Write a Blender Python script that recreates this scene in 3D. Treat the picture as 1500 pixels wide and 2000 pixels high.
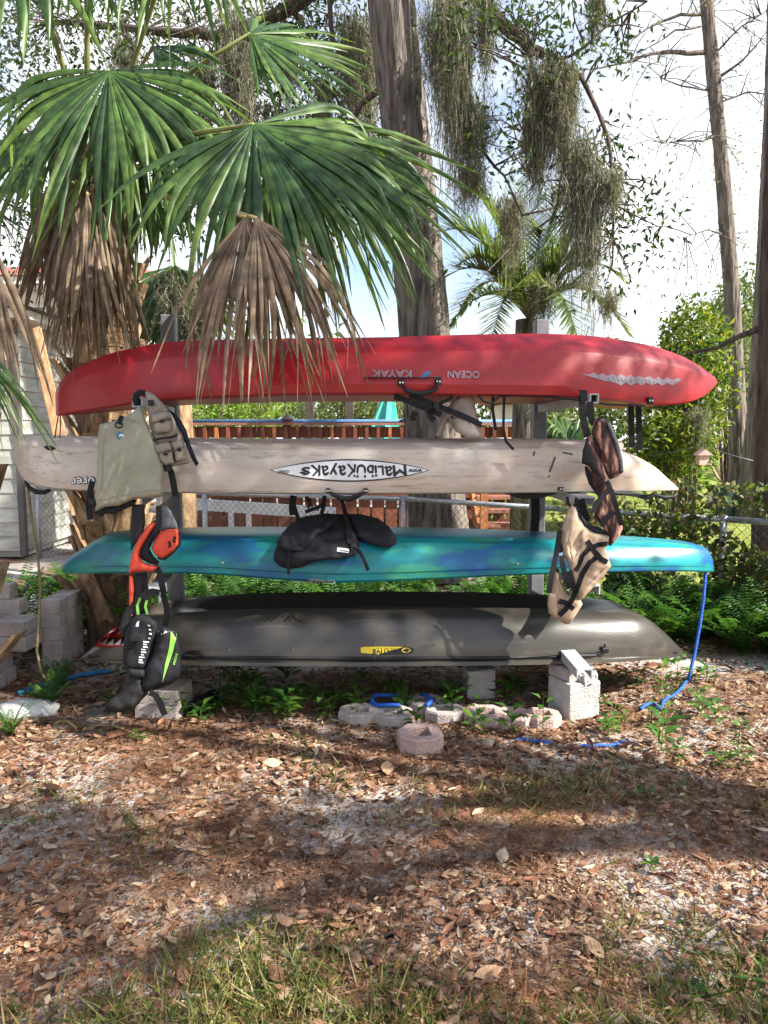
import bpy, bmesh, math, random
import numpy as np
from mathutils import Vector, Matrix, noise
from mathutils.geometry import delaunay_2d_cdt
from mathutils.bvhtree import BVHTree
R = math.radians
random.seed(11)
rng = np.random.default_rng(5)
for o in list(bpy.data.objects): bpy.data.objects.remove(o)
scene = bpy.context.scene
col = scene.collection

# ------------------------------------------------------------ camera, sky, sun, exposure
CAM = Vector((0, 0, 1.5)); PITCH = R(5.9); F = 1450.0
cd = bpy.data.cameras.new('camera'); cam = bpy.data.objects.new('camera', cd); col.objects.link(cam)
cd.sensor_fit = 'VERTICAL'; cd.sensor_height = 24.0; cd.lens = 24.0 * F / 2000.0
cd.clip_start = 0.05; cd.clip_end = 500
cam.location = CAM; cam.rotation_euler = (R(90) - PITCH, 0, 0)
scene.camera = cam
SUN_AZ = R(-22)            # direction to the sun, from +x towards +y (negative = camera side)
SUN_EL = R(40)
w = bpy.data.worlds.new('World'); scene.world = w; w.use_nodes = True
nt = w.node_tree; nt.nodes.clear()
out = nt.nodes.new('ShaderNodeOutputWorld'); bg = nt.nodes.new('ShaderNodeBackground')
sky = nt.nodes.new('ShaderNodeTexSky'); sky.sky_type = 'NISHITA'; sky.sun_disc = False
sky.sun_elevation = SUN_EL; sky.sun_rotation = R(90) - SUN_AZ
sky.air_density = 1.0; sky.dust_density = 1.5; sky.ozone_density = 1.5
tc = nt.nodes.new('ShaderNodeTexCoord')
cn = nt.nodes.new('ShaderNodeTexNoise'); cn.inputs['Scale'].default_value = 2.2; cn.inputs['Detail'].default_value = 6
cr = nt.nodes.new('ShaderNodeValToRGB'); cr.color_ramp.elements[0].position = 0.40; cr.color_ramp.elements[1].position = 0.56
cm = nt.nodes.new('ShaderNodeMix'); cm.data_type = 'RGBA'
cm.inputs[7].default_value = (5.0, 5.1, 5.3, 1)
nt.links.new(tc.outputs['Generated'], cn.inputs['Vector']); nt.links.new(cn.outputs['Fac'], cr.inputs['Fac'])
sx = nt.nodes.new('ShaderNodeSeparateXYZ'); nt.links.new(tc.outputs['Generated'], sx.inputs[0])
ma = nt.nodes.new('ShaderNodeMath'); ma.operation = 'MULTIPLY_ADD'; ma.inputs[1].default_value = -.30; ma.inputs[2].default_value = .105; nt.links.new(sx.outputs['Z'], ma.inputs[0])   # cloud thickens evenly towards the horizon
mb_ = nt.nodes.new('ShaderNodeMath'); mb_.operation = 'ADD'; nt.links.new(ma.outputs[0], mb_.inputs[0]); nt.links.new(cn.outputs['Fac'], mb_.inputs[1]); nt.links.new(mb_.outputs[0], cr.inputs['Fac'])
nt.links.new(cr.outputs['Color'], cm.inputs[0]); nt.links.new(sky.outputs['Color'], cm.inputs[6])
nt.links.new(cm.outputs[2], bg.inputs['Color']); nt.links.new(bg.outputs['Background'], out.inputs['Surface'])
bg.inputs['Strength'].default_value = 0.105
sd = bpy.data.lights.new('sun', 'SUN'); sd.energy = 5.0; sd.angle = R(0.6); sd.color = (1.0, 0.94, 0.85)
sun = bpy.data.objects.new('sun', sd); col.objects.link(sun)
SDIR = Vector((math.cos(SUN_EL) * math.cos(SUN_AZ), math.cos(SUN_EL) * math.sin(SUN_AZ), math.sin(SUN_EL)))
sun.rotation_euler = SDIR.to_track_quat('Z', 'Y').to_euler(); sun.location = (6, -4, 8)
vs = scene.view_settings; vs.view_transform = 'Standard'; vs.look = 'None'; vs.gamma = 1; vs.use_curve_mapping = False
vs.exposure = 1.5

# ------------------------------------------------------------ photo pixel -> place
def ray(x, y):
    a = (x - 750) / F; b = -(y - 1000) / F
    return Vector((a, math.cos(PITCH) + b * math.sin(PITCH), -math.sin(PITCH) + b * math.cos(PITCH)))
def at(x, y, Y):
    d = ray(x, y); return CAM + d * (Y / d.y)
def gnd(x, y, z=0.0):
    d = ray(x, y); return CAM + d * ((z - CAM.z) / d.z)
RT = R(4.7); RO = Vector((-0.157, 4.655, 0))           # the rack's own frame: u along it, w into the depth
EU = Vector((math.cos(RT), math.sin(RT), 0)); EW = Vector((-math.sin(RT), math.cos(RT), 0))
def rk(u, w, z): return RO + EU * u + EW * w + Vector((0, 0, z))
def rpw(x, y, w):                                       # pixel on the rack plane at depth w -> world
    d = ray(x, y); t = (w - (CAM - RO).dot(EW)) / d.dot(EW); return CAM + d * t
def rp(x, y, w):
    p = rpw(x, y, w); q = p - RO; return (q.dot(EU), p.z)

# ------------------------------------------------------------ objects
MATS = {}
XF = {}
def tag(o, label=None, cat=None, group=None, kind=None):
    if label: o['label'] = label
    if cat: o['category'] = cat
    if group: o['group'] = group
    if kind: o['kind'] = kind
    return o
def thing(name, label, cat, loc=(0, 0, 0), rz=0.0, group=None):
    o = bpy.data.objects.new(name, None); col.objects.link(o); o.empty_display_size = 0.1
    o.location = loc; o.rotation_euler = (0, 0, rz)
    XF[o.name] = Matrix.Translation(Vector(loc)) @ Matrix.Rotation(rz, 4, 'Z')
    return tag(o, label, cat, group)
def finish(name, me, mat, parent=None, origin=None, smooth=True, sharp=None):
    # vertices come in world coordinates; they are moved to the parent's frame or the object's own origin
    if mat is not None: me.materials.append(MATS[mat] if isinstance(mat, str) else mat)
    o = bpy.data.objects.new(name, me); col.objects.link(o)
    if parent is not None:
        M = XF[parent.name]; me.transform(M.inverted()); o.parent = parent; XF[o.name] = M
    else:
        if origin is None:
            co = np.empty(len(me.vertices) * 3, np.float32); me.vertices.foreach_get('co', co); co = co.reshape(-1, 3)
            mn = co.min(0); mx = co.max(0); origin = Vector(((mn[0] + mx[0]) / 2, (mn[1] + mx[1]) / 2, mn[2]))
        M = Matrix.Translation(Vector(origin)); me.transform(M.inverted()); o.location = Vector(origin); XF[o.name] = M
    me.polygons.foreach_set('use_smooth', [bool(smooth)] * len(me.polygons))
    if sharp is not None: me.set_sharp_from_angle(angle=R(sharp))
    me.update()
    return o

class MB:
    def __init__(s): s.v = []; s.f = []; s.r = []
    def add(s, vs, fs, rnd=None):
        n = len(s.v); s.v += [tuple(v) for v in vs]
        for f in fs: s.f.append(tuple(i + n for i in f)); s.r.append(random.random() if rnd is None else rnd)
        return s
    def box(s, c, d, M=None, rnd=None, bev=0.0):
        # box with chamfered edges when bev > 0, centred on c, size d, turned by M
        bm = bmesh.new(); bmesh.ops.create_cube(bm, size=1)
        for v in bm.verts: v.co = Vector((v.co.x * d[0], v.co.y * d[1], v.co.z * d[2]))
        if bev > 0: bmesh.ops.bevel(bm, geom=bm.edges[:], offset=bev, segments=1, affect='EDGES', profile=0.5)
        vs = [((M @ v.co) if M else v.co) + Vector(c) for v in bm.verts]
        bm.verts.index_update(); fs = [[v.index for v in f.verts] for f in bm.faces]; bm.free()
        return s.add(vs, fs, rnd)
    def beam(s, a, b, wd, ht, up=Vector((0, 0, 1)), bev=0.0, rnd=None):
        a = Vector(a); b = Vector(b); d = b - a; L = d.length; d = d.normalized()
        x = d.cross(up).normalized(); z = x.cross(d)
        M = Matrix((x, d, z)).transposed()
        return s.box((a + b) / 2, (wd, L, ht), M, rnd, bev)
    def tube(s, pts, rad, n=8, cap=True, rough=0.0, rnd=None):
        pts = [Vector(p) for p in pts]; m = len(pts)
        if not hasattr(rad, '__len__'): rad = [rad] * m
        t0 = (pts[1] - pts[0]).normalized()
        ref = Vector((0, 0, 1)) if abs(t0.z) < 0.9 else Vector((1, 0, 0))
        x = t0.cross(ref).normalized(); vs = []
        for i in range(m):
            t = (pts[min(i + 1, m - 1)] - pts[max(i - 1, 0)])
            t = t.normalized() if t.length > 1e-9 else t0
            x = (x - t * x.dot(t)); x = x.normalized() if x.length > 1e-6 else t.orthogonal().normalized()
            y = t.cross(x)
            for k in range(n):
                a = 2 * math.pi * k / n; rr = rad[i] * (1 + (random.uniform(-rough, rough) if rough else 0))
                vs.append(pts[i] + (x * math.cos(a) + y * math.sin(a)) * rr)
        fs = [(i * n + k, i * n + (k + 1) % n, (i + 1) * n + (k + 1) % n, (i + 1) * n + k) for i in range(m - 1) for k in range(n)]
        if cap: fs += [tuple(range(n))[::-1], tuple(range((m - 1) * n, m * n))]
        return s.add(vs, fs, rnd)
    def strap(s, pts, wd, th=0.003, face=None, rnd=None):
        # flat webbing along pts; face = direction its broad side looks
        pts = [Vector(p) for p in pts]; m = len(pts); face = face or -EW; vs = []
        for i in range(m):
            t = (pts[min(i + 1, m - 1)] - pts[max(i - 1, 0)]).normalized()
            sd = t.cross(face).normalized(); nn = sd.cross(t).normalized()
            for a, b in ((-1, -1), (1, -1), (1, 1), (-1, 1)): vs.append(pts[i] + sd * a * wd / 2 + nn * b * th / 2)
        fs = [(i * 4 + k, i * 4 + (k + 1) % 4, i * 4 + 4 + (k + 1) % 4, i * 4 + 4 + k) for i in range(m - 1) for k in range(4)]
        fs += [(3, 2, 1, 0), tuple(range((m - 1) * 4, m * 4))]
        return s.add(vs, fs, rnd)
    def build(s, name, mat, parent=None, origin=None, smooth=False, sharp=None, attr=False):
        me = bpy.data.meshes.new(name); me.from_pydata(s.v, [], s.f)
        if attr:
            a = me.attributes.new('rnd', 'FLOAT', 'FACE'); a.data.foreach_set('value', s.r)
        return finish(name, me, mat, parent, origin, smooth, sharp)

def np_mesh(name, V, Fc, rnd=None):
    me = bpy.data.meshes.new(name); V = np.asarray(V, np.float32); Fc = np.asarray(Fc, np.int32); k = Fc.shape[1]
    me.vertices.add(len(V)); me.vertices.foreach_set('co', V.ravel())
    me.loops.add(Fc.size); me.loops.foreach_set('vertex_index', Fc.ravel())
    me.polygons.add(len(Fc)); me.polygons.foreach_set('loop_start', np.arange(0, Fc.size, k, dtype=np.int32))
    me.update(calc_edges=True); me.validate()
    if rnd is not None:
        a = me.attributes.new('rnd', 'FLOAT', 'FACE'); a.data.foreach_set('value', np.asarray(rnd, np.float32))
    return me
def unit(a): return a / np.maximum(np.linalg.norm(a, axis=-1, keepdims=True), 1e-9)
LEAF_V = np.array([(0, 0, 0), (-.5, .42, .12), (0, .48, 0), (.5, .42, .12), (0, 1, -.10)]); LEAF_F = np.array([(0, 2, 1), (0, 3, 2), (1, 2, 4), (2, 3, 4)])
CURL_V = np.array([(0, 0, 0), (-.5, .35, .3), (0, .4, .02), (.5, .38, .22), (-.35, .75, .34), (0, .75, .1), (.38, .72, .28), (0, 1.02, .3)])
CURL_F = np.array([(0, 2, 1), (0, 3, 2), (1, 2, 5), (1, 5, 4), (2, 3, 6), (2, 6, 5), (4, 5, 7), (5, 6, 7)])
BLADE_V = np.array([(-.5, 0, 0), (.5, 0, 0), (-.4, .5, .0), (.4, .5, .0), (0, 1, -.0)]); BLADE_F = np.array([(0, 1, 3), (0, 3, 2), (2, 3, 4)])
LIT_V = np.array([(0, 0, 0), (-.34, .22, .10), (0, .24, .0), (.34, .22, .08), (-.5, .5, .17), (0, .5, .03), (.5, .5, .14), (-.32, .78, .22), (0, .78, .10), (.34, .78, .20), (0, 1.04, .24)])
LIT_F = np.array([(0, 2, 1), (0, 3, 2), (1, 2, 5), (1, 5, 4), (2, 3, 6), (2, 6, 5), (4, 5, 8), (4, 8, 7), (5, 6, 9), (5, 9, 8), (7, 8, 10), (8, 9, 10)])
NEED_V = np.array([(-.5, 0, 0), (.5, 0, 0), (0, 1, 0)]); NEED_F = np.array([(0, 1, 2)])
def scatter(pos, d, n, L, W, TV=LEAF_V, TF=LEAF_F, lift=1.0):
    # one small template per point: d = along it, n = its up side; returns V, F and a random number per face
    pos = np.asarray(pos, float); N = len(pos); d = unit(np.asarray(d, float)); s = unit(np.cross(d, n)); n2 = np.cross(s, d)
    L = np.broadcast_to(L, (N,))[:, None, None]; W = np.broadcast_to(W, (N,))[:, None, None]
    V = pos[:, None, :] + TV[None, :, 0:1] * W * s[:, None, :] + TV[None, :, 1:2] * L * d[:, None, :] + TV[None, :, 2:3] * L * lift * n2[:, None, :]
    Fc = (TF[None] + (np.arange(N) * len(TV))[:, None, None]).reshape(-1, 3)
    return V.reshape(-1, 3), Fc, np.repeat(rng.random(N), len(TF))
def rdir(N, zb=0.0, zs=1.0):
    a = rng.normal(size=(N, 3)); a[:, 2] = a[:, 2] * zs + zb; return unit(a)
def join(parts):
    V = []; Fc = []; r = []; n = 0
    for a, b, c in parts: V.append(a); Fc.append(b + n); r.append(c); n += len(a)
    return np.concatenate(V), np.concatenate(Fc), np.concatenate(r)
def leaf_obj(name, parts, mat, parent=None, origin=None, smooth=False):
    V, Fc, r = join(parts); return finish(name, np_mesh(name, V, Fc, r), mat, parent, origin, smooth)
def strands(start, length, steps=9, width=0.006, wig=0.02, sway=None):
    # hanging ribbons: start (N,3), length (N,)
    N = len(start); t = np.linspace(0, 1, steps); P = np.zeros((N, steps, 3)); P[:, 0] = start
    wk = rng.normal(size=(N, steps, 2)) * wig; wk[:, 0] = 0; wk = np.cumsum(wk, 1)
    P = start[:, None, :] + np.zeros((N, steps, 3)); P[:, :, :2] += wk; P[:, :, 2] -= length[:, None] * t
    a = rng.random(N) * math.pi; s = np.stack([np.cos(a), np.sin(a), 0 * a], 1)[:, None, :] * (width * (1.1 - t))[None, :, None]
    V = np.stack([P - s, P + s], 2).reshape(-1, 3)
    k = np.arange(steps - 1); q = np.stack([2 * k, 2 * k + 1, 2 * k + 3, 2 * k + 2], 1)
    tri = np.concatenate([q[:, [0, 1, 2]], q[:, [0, 2, 3]]]); Fc = (tri[None] + (np.arange(N) * steps * 2)[:, None, None]).reshape(-1, 3)
    return V, Fc, np.repeat(rng.random(N), len(tri))

# ------------------------------------------------------------ materials
def mat(name, c1, c2=None, scale=6.0, rough=0.6, bump=0.0, bscale=60.0, spec=0.4, stretch=(1, 1, 1), detail=5, metal=0.0, c3=None, lo=.35, hi=.65, coat=0.0):
    m = bpy.data.materials.new(name); m.use_nodes = True; nt = m.node_tree; N = nt.nodes; Lk = nt.links
    b = N['Principled BSDF']; b.inputs['Roughness'].default_value = rough; b.inputs['Metallic'].default_value = metal
    b.inputs['Specular IOR Level'].default_value = spec; b.inputs['Coat Weight'].default_value = coat
    tc = N.new('ShaderNodeTexCoord'); mp = N.new('ShaderNodeMapping'); mp.inputs['Scale'].default_value = stretch
    Lk.new(tc.outputs['Object'], mp.inputs['Vector'])
    c2 = c2 or tuple(x * 0.75 for x in c1)
    nz = N.new('ShaderNodeTexNoise'); nz.inputs['Scale'].default_value = scale; nz.inputs['Detail'].default_value = detail
    Lk.new(mp.outputs['Vector'], nz.inputs['Vector'])
    rp_ = N.new('ShaderNodeValToRGB'); e = rp_.color_ramp.elements
    e[0].position = lo; e[0].color = (*c2, 1); e[1].position = hi; e[1].color = (*c1, 1)
    if c3: k = e.new((lo + hi) / 2); k.color = (*c3, 1)
    Lk.new(nz.outputs['Fac'], rp_.inputs['Fac']); Lk.new(rp_.outputs['Color'], b.inputs['Base Color'])
    if bump:
        n2 = N.new('ShaderNodeTexNoise'); n2.inputs['Scale'].default_value = bscale; n2.inputs['Detail'].default_value = 6
        bp = N.new('ShaderNodeBump'); bp.inputs['Strength'].default_value = bump; bp.inputs['Distance'].default_value = 0.02
        Lk.new(mp.outputs['Vector'], n2.inputs['Vector']); Lk.new(n2.outputs['Fac'], bp.inputs['Height']); Lk.new(bp.outputs['Normal'], b.inputs['Normal'])
    MATS[name] = m; return m
def leafmat(name, cols, trans=0.35, rough=0.5, spec=0.3):
    # colour picked per leaf from the 'rnd' value, light shines through
    m = bpy.data.materials.new(name); m.use_nodes = True; nt = m.node_tree; N = nt.nodes; Lk = nt.links
    b = N['Principled BSDF']; b.inputs['Roughness'].default_value = rough; b.inputs['Specular IOR Level'].default_value = spec
    at_ = N.new('ShaderNodeAttribute'); at_.attribute_name = 'rnd'
    r = N.new('ShaderNodeValToRGB'); e = r.color_ramp.elements
    e[0].color = (*cols[0], 1); e[1].color = (*cols[-1], 1)
    for i, c in enumerate(cols[1:-1]): k = e.new((i + 1) / (len(cols) - 1)); k.color = (*c, 1)
    Lk.new(at_.outputs['Fac'], r.inputs['Fac'])
    tc = N.new('ShaderNodeTexCoord'); nz = N.new('ShaderNodeTexNoise'); nz.inputs['Scale'].default_value = 19; nz.inputs['Detail'].default_value = 5; Lk.new(tc.outputs['Object'], nz.inputs['Vector'])
    rr = N.new('ShaderNodeValToRGB'); rr.color_ramp.elements[0].position = .32; rr.color_ramp.elements[0].color = (.55, .52, .5, 1); rr.color_ramp.elements[1].position = .68; rr.color_ramp.elements[1].color = (1.3, 1.25, 1.1, 1); Lk.new(nz.outputs['Fac'], rr.inputs['Fac'])
    sp = N.new('ShaderNodeMix'); sp.data_type = 'RGBA'; sp.blend_type = 'MULTIPLY'; sp.inputs[0].default_value = 1; Lk.new(r.outputs['Color'], sp.inputs[6]); Lk.new(rr.outputs['Color'], sp.inputs[7])
    class _o: outputs = {'Color': sp.outputs[2]}
    r = _o; Lk.new(r.outputs['Color'], b.inputs['Base Color'])
    if trans:
        t = N.new('ShaderNodeBsdfTranslucent'); mx = N.new('ShaderNodeMixShader'); mx.inputs[0].default_value = trans
        g = N.new('ShaderNodeMix'); g.data_type = 'RGBA'; g.blend_type = 'MULTIPLY'; g.inputs[0].default_value = 1; g.inputs[7].default_value = (1.5, 1.6, 0.9, 1)
        Lk.new(r.outputs['Color'], g.inputs[6]); Lk.new(g.outputs[2], t.inputs['Color'])
        Lk.new(b.outputs['BSDF'], mx.inputs[1]); Lk.new(t.outputs['BSDF'], mx.inputs[2]); Lk.new(mx.outputs['Shader'], N['Material Output'].inputs['Surface'])
    MATS[name] = m; return m
# ------------------------------------------------------------ material list
mat('bark_grey', (.19, .16, .135), (.045, .036, .031), scale=9, rough=.9, bump=1.0, bscale=26, stretch=(2.2, 2.2, .28), detail=9)
mat('bark_pale', (.215, .18, .155), (.075, .06, .05), scale=8, rough=.9, bump=.8, bscale=22, stretch=(2, 2, .3), detail=8)
mat('bark_dark', (.12, .085, .07), (.04, .028, .024), scale=10, rough=.9, bump=1.0, bscale=30, stretch=(2.2, 2.2, .35), detail=8)
mat('twig', (.13, .10, .085), (.06, .045, .04), scale=20, rough=.9)
mat('twig_pale', (.42, .33, .22), (.25, .19, .13), scale=20, rough=.8)
mat('palm_trunk', (.17, .105, .06), (.05, .03, .02), scale=14, rough=.9, bump=1.0, bscale=40, stretch=(1.5, 1.5, .5))
mat('palm_boot', (.40, .27, .15), (.15, .085, .045), scale=14, rough=.85, bump=.7, bscale=50, stretch=(1, 1, .4))
mat('petiole', (.20, .23, .07), (.13, .15, .045), scale=12, rough=.5)
leafmat('palm_green', [(.026, .062, .024), (.048, .105, .034), (.085, .165, .036), (.15, .22, .05)], trans=.40, rough=.38, spec=.5)
leafmat('palm_dead', [(.10, .072, .055), (.19, .14, .105), (.27, .21, .155), (.15, .11, .082)], trans=.22, rough=.75)
leafmat('feather_green', [(.055, .09, .04), (.11, .16, .06), (.21, .25, .08)], trans=.45, rough=.45)
leafmat('oak_leaf', [(.022, .04, .018), (.04, .075, .026), (.075, .12, .03)], trans=.35)
leafmat('moss', [(.105, .105, .092), (.20, .20, .172), (.31, .31, .26)], trans=.3, rough=.9, spec=.05)
leafmat('shrub_leaf', [(.025, .055, .016), (.07, .13, .028), (.15, .23, .035), (.34, .33, .04)], trans=.35)
leafmat('far_leaf', [(.07, .11, .05), (.13, .18, .08), (.22, .25, .12)], trans=.45)
leafmat('bamboo_leaf', [(.12, .22, .04), (.22, .36, .07), (.34, .46, .13)], trans=.45)
leafmat('fern_leaf', [(.025, .075, .018), (.05, .13, .026), (.09, .20, .035)], trans=.38, rough=.45)
leafmat('weed_leaf', [(.03, .09, .02), (.06, .16, .03), (.14, .27, .04)], trans=.35, rough=.4)
leafmat('grass', [(.055, .095, .02), (.09, .14, .03), (.20, .21, .07), (.34, .28, .14)], trans=.3)
leafmat('lawn_blade', [(.16, .23, .04), (.25, .32, .07), (.38, .42, .12)], trans=.4)
leafmat('litter', [(.055, .028, .020), (.15, .072, .050), (.25, .135, .09), (.09, .045, .034), (.36, .245, .17), (.19, .085, .055), (.28, .16, .105), (.50, .40, .30), (.13, .06, .04)], trans=.12, rough=.7, spec=.2)
leafmat('needles', [(.13, .055, .026), (.24, .115, .055), (.33, .18, .09)], trans=0, rough=.7)
leafmat('ivy', [(.03, .06, .02), (.07, .12, .03), (.14, .17, .045), (.13, .06, .035)], trans=.35)
mat('big_leaf', (.46, .31, .19), (.24, .13, .07), scale=30, bump=.3, bscale=60, rough=.7)
mat('siding', (.42, .42, .38), (.24, .24, .205), scale=5, rough=.7, bump=.15, bscale=40, stretch=(.5, .5, 2), lo=.28, hi=.6)
mat('trim_dark', (.10, .09, .085), rough=.7)
mat('house_white', (.74, .71, .64), (.66, .62, .55), scale=1.5, rough=.8)
mat('roof_red', (.36, .12, .09), (.25, .08, .06), scale=12, rough=.9)
mat('red_paint', (.50, .06, .05), (.40, .045, .04), scale=6, rough=.5)
mat('window_glass', (.10, .13, .15), (.07, .09, .10), scale=2, rough=.1, spec=.8)
mat('deck_wood', (.21, .066, .032), (.11, .034, .019), scale=7, rough=.6, bump=.2, bscale=30, stretch=(1, 1, .3))
mat('deck_orange', (.42, .17, .065), (.30, .11, .04), scale=7, rough=.6)
mat('deck_floor', (.30, .14, .10), (.20, .09, .06), scale=6, rough=.7)
mat('blue_paint', (.10, .22, .40), (.08, .17, .33), scale=6, rough=.4)
mat('post_cap', (.09, .09, .10), rough=.4)
mat('dark_wood', (.075, .06, .055), (.045, .035, .032), scale=6, rough=.8)
mat('plank', (.48, .29, .15), (.30, .16, .075), scale=7, rough=.7, stretch=(3, 3, .5))
mat('teal_cloth', (.08, .50, .42), (.06, .38, .33), scale=3, rough=.8)
mat('galv', (.42, .44, .46), (.28, .29, .31), scale=30, rough=.45, metal=.6)
mat('wire', (.16, .16, .165), rough=.5, metal=.5)
mat('white_frame', (.72, .73, .74), (.6, .6, .6), scale=8, rough=.5)
mat('rack_paint', (.17, .175, .185), (.12, .125, .135), scale=9, rough=.5, bump=.08, bscale=60)
mat('channel_grey', (.44, .45, .46), (.33, .34, .35), scale=14, rough=.5, bump=.06, bscale=80)
mat('tube_shade', (.012, .012, .012), rough=.8)  # near black, the shade inside the arm ends put into colour
mat('concrete', (.47, .455, .43), (.33, .315, .295), scale=11, rough=.95, bump=.7, bscale=95)
mat('paver', (.46, .40, .37), (.31, .265, .25), scale=8, rough=.95, bump=.5, bscale=90)
mat('paver_pink', (.50, .36, .32), (.36, .25, .22), scale=8, rough=.95, bump=.5, bscale=90)
mat('brick_paver', (.52, .46, .425), (.34, .285, .26), scale=7, rough=.95, bump=.5, bscale=80)
mat('rubble', (.52, .52, .52), (.36, .36, .37), scale=20, rough=.95, bump=.8, bscale=60)
mat('stone_white', (.62, .61, .60), (.42, .41, .40), scale=5, rough=.9, bump=.4, bscale=30)
mat('rubber', (.010, .010, .011), (.007, .007, .008), scale=30, rough=.6)
mat('webbing', (.008, .008, .010), (.005, .005, .007), scale=90, rough=.85, bump=.2, bscale=300)
mat('black_cloth', (.013, .013, .017), (.007, .007, .010), scale=12, rough=.85, bump=.25, bscale=220)
mat('navy_cloth', (.018, .022, .038), (.012, .014, .024), scale=12, rough=.85, bump=.2, bscale=220)
mat('mesh_cloth', (.022, .020, .022), (.010, .010, .011), scale=240, rough=.8, detail=1, lo=.46, hi=.54)
mat('sage_cloth', (.315, .315, .235), (.255, .25, .185), scale=7, rough=.9, bump=.18, bscale=260)
mat('khaki_cloth', (.31, .275, .225), (.235, .205, .165), scale=9, rough=.9, bump=.2, bscale=260)
mat('tan_cloth', (.50, .37, .26), (.38, .26, .175), scale=6, rough=.9, bump=.2, bscale=260)
mat('coral_cloth', (.70, .085, .045), (.60, .065, .035), scale=9, rough=.75, bump=.2, bscale=240)
mat('grey_cloth', (.17, .19, .20), (.12, .135, .145), scale=9, rough=.85, bump=.2, bscale=240)
mat('seat_grey', (.38, .335, .305), (.26, .225, .20), scale=9, rough=.85, bump=.25, bscale=160)
mat('camo', (.50, .27, .19), (.028, .014, .014), scale=22, rough=.85, stretch=(1.6, 1.6, .35), c3=(.11, .048, .042), lo=.40, hi=.64, detail=7, bump=.2, bscale=240)
mat('lime', (.26, .62, .10), (.22, .54, .08), scale=8, rough=.6)
mat('white_print', (.72, .74, .76), (.62, .64, .66), scale=20, rough=.6)
mat('grey_print', (.32, .26, .30), (.24, .18, .21), scale=40, rough=.6)
mat('black_print', (.016, .016, .018), rough=.5)
mat('yellow_print', (.78, .58, .03), (.70, .50, .02), scale=10, rough=.4)
mat('red_print', (.62, .03, .025), rough=.45)
mat('blue_print', (.05, .18, .34), rough=.6)
mat('pale_print', (.36, .36, .33), rough=.6)
mat('steel', (.62, .62, .63), rough=.25, metal=.9)
mat('rope_blue', (.015, .12, .52), (.01, .07, .36), scale=60, rough=.6, bump=.4, bscale=150)
mat('hose_blue', (.02, .17, .34), rough=.4)
mat('vine', (.34, .27, .12), (.22, .16, .07), scale=20, rough=.7)
mat('bin_green', (.02, .05, .05), rough=.5)
mat('pink_wood', (.62, .40, .36), (.5, .31, .28), scale=8, rough=.7)
# moulded plastics of the four hulls
mat('hull_red', (.33, .007, .012), (.26, .006, .010), scale=3.5, rough=.40, bump=.03, bscale=14, stretch=(.6, 2, 2), spec=.5)
mat('hull_white', (.58, .53, .475), (.45, .395, .345), scale=4, rough=.5, bump=.07, bscale=60, stretch=(.35, 2.2, 2.2), detail=9, spec=.4)
mat('hull_teal', (.005, .23, .265), (.005, .095, .25), scale=3.6, rough=.38, bump=.04, bscale=30, stretch=(.75, 2.5, 2.6), c3=(.006, .17, .19), lo=.40, hi=.56, detail=6, spec=.45)
mat('hull_olive', (.046, .040, .032), (.032, .029, .025), scale=3, rough=.30, bump=.03, bscale=40, stretch=(.4, 2, 2), spec=.55)
def scuffs(name, dark, scale, stretch, lo, hi, amt):
    # scratches and grime laid over a hull colour
    m = MATS[name]; nt = m.node_tree; N = nt.nodes; b = N['Principled BSDF']; src = b.inputs['Base Color'].links[0].from_socket
    tc = N.new('ShaderNodeTexCoord'); mp = N.new('ShaderNodeMapping'); mp.inputs['Scale'].default_value = stretch
    nz = N.new('ShaderNodeTexNoise'); nz.inputs['Scale'].default_value = scale; nz.inputs['Detail'].default_value = 8; nz.inputs['Roughness'].default_value = .7
    r = N.new('ShaderNodeValToRGB'); r.color_ramp.elements[0].position = lo; r.color_ramp.elements[1].position = hi
    r.color_ramp.elements[0].color = (0, 0, 0, 1); r.color_ramp.elements[1].color = (amt, amt, amt, 1)
    mx = N.new('ShaderNodeMix'); mx.data_type = 'RGBA'; mx.inputs[7].default_value = (*dark, 1)
    nt.links.new(tc.outputs['Object'], mp.inputs['Vector']); nt.links.new(mp.outputs['Vector'], nz.inputs['Vector']); nt.links.new(nz.outputs['Fac'], r.inputs['Fac'])
    nt.links.new(r.outputs['Color'], mx.inputs[0]); nt.links.new(src, mx.inputs[6]); nt.links.new(mx.outputs[2], b.inputs['Base Color'])
scuffs('hull_white', (.10, .075, .065), 6, (.4, 4, 6), .57, .70, .85)
scuffs('hull_white', (.20, .165, .15), 16, (.6, 3, 5), .55, .68, .6)
scuffs('hull_white', (.42, .27, .15), 1.6, (.6, 1, 1.5), .50, .66, .5)
scuffs('hull_red', (.17, .012, .016), 7, (.4, 5, 6), .58, .72, .7)
scuffs('hull_red', (.42, .10, .10), 14, (.3, 6, 8), .62, .72, .5)
scuffs('hull_teal', (.05, .30, .13), 3.2, (.8, 2.5, 3), .54, .66, .75)
scuffs('hull_olive', (.13, .12, .105), 9, (.25, 6, 8), .60, .72, .55)
scuffs('hull_olive', (.12, .105, .08), 2.2, (.5, 1.5, 2), .52, .7, .5)
scuffs('hull_teal', (.03, .13, .12), 6, (.3, 5, 6), .60, .72, .6)
scuffs('tan_cloth', (.25, .14, .08), 5, (2.5, 2.5, .6), .57, .70, .6)
scuffs('siding', (.12, .13, .09), 7, (1, 1, 1.5), .56, .70, .7)
scuffs('white_frame', (.3, .3, .28), 6, (1, 1, 1), .55, .7, .5)

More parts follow.
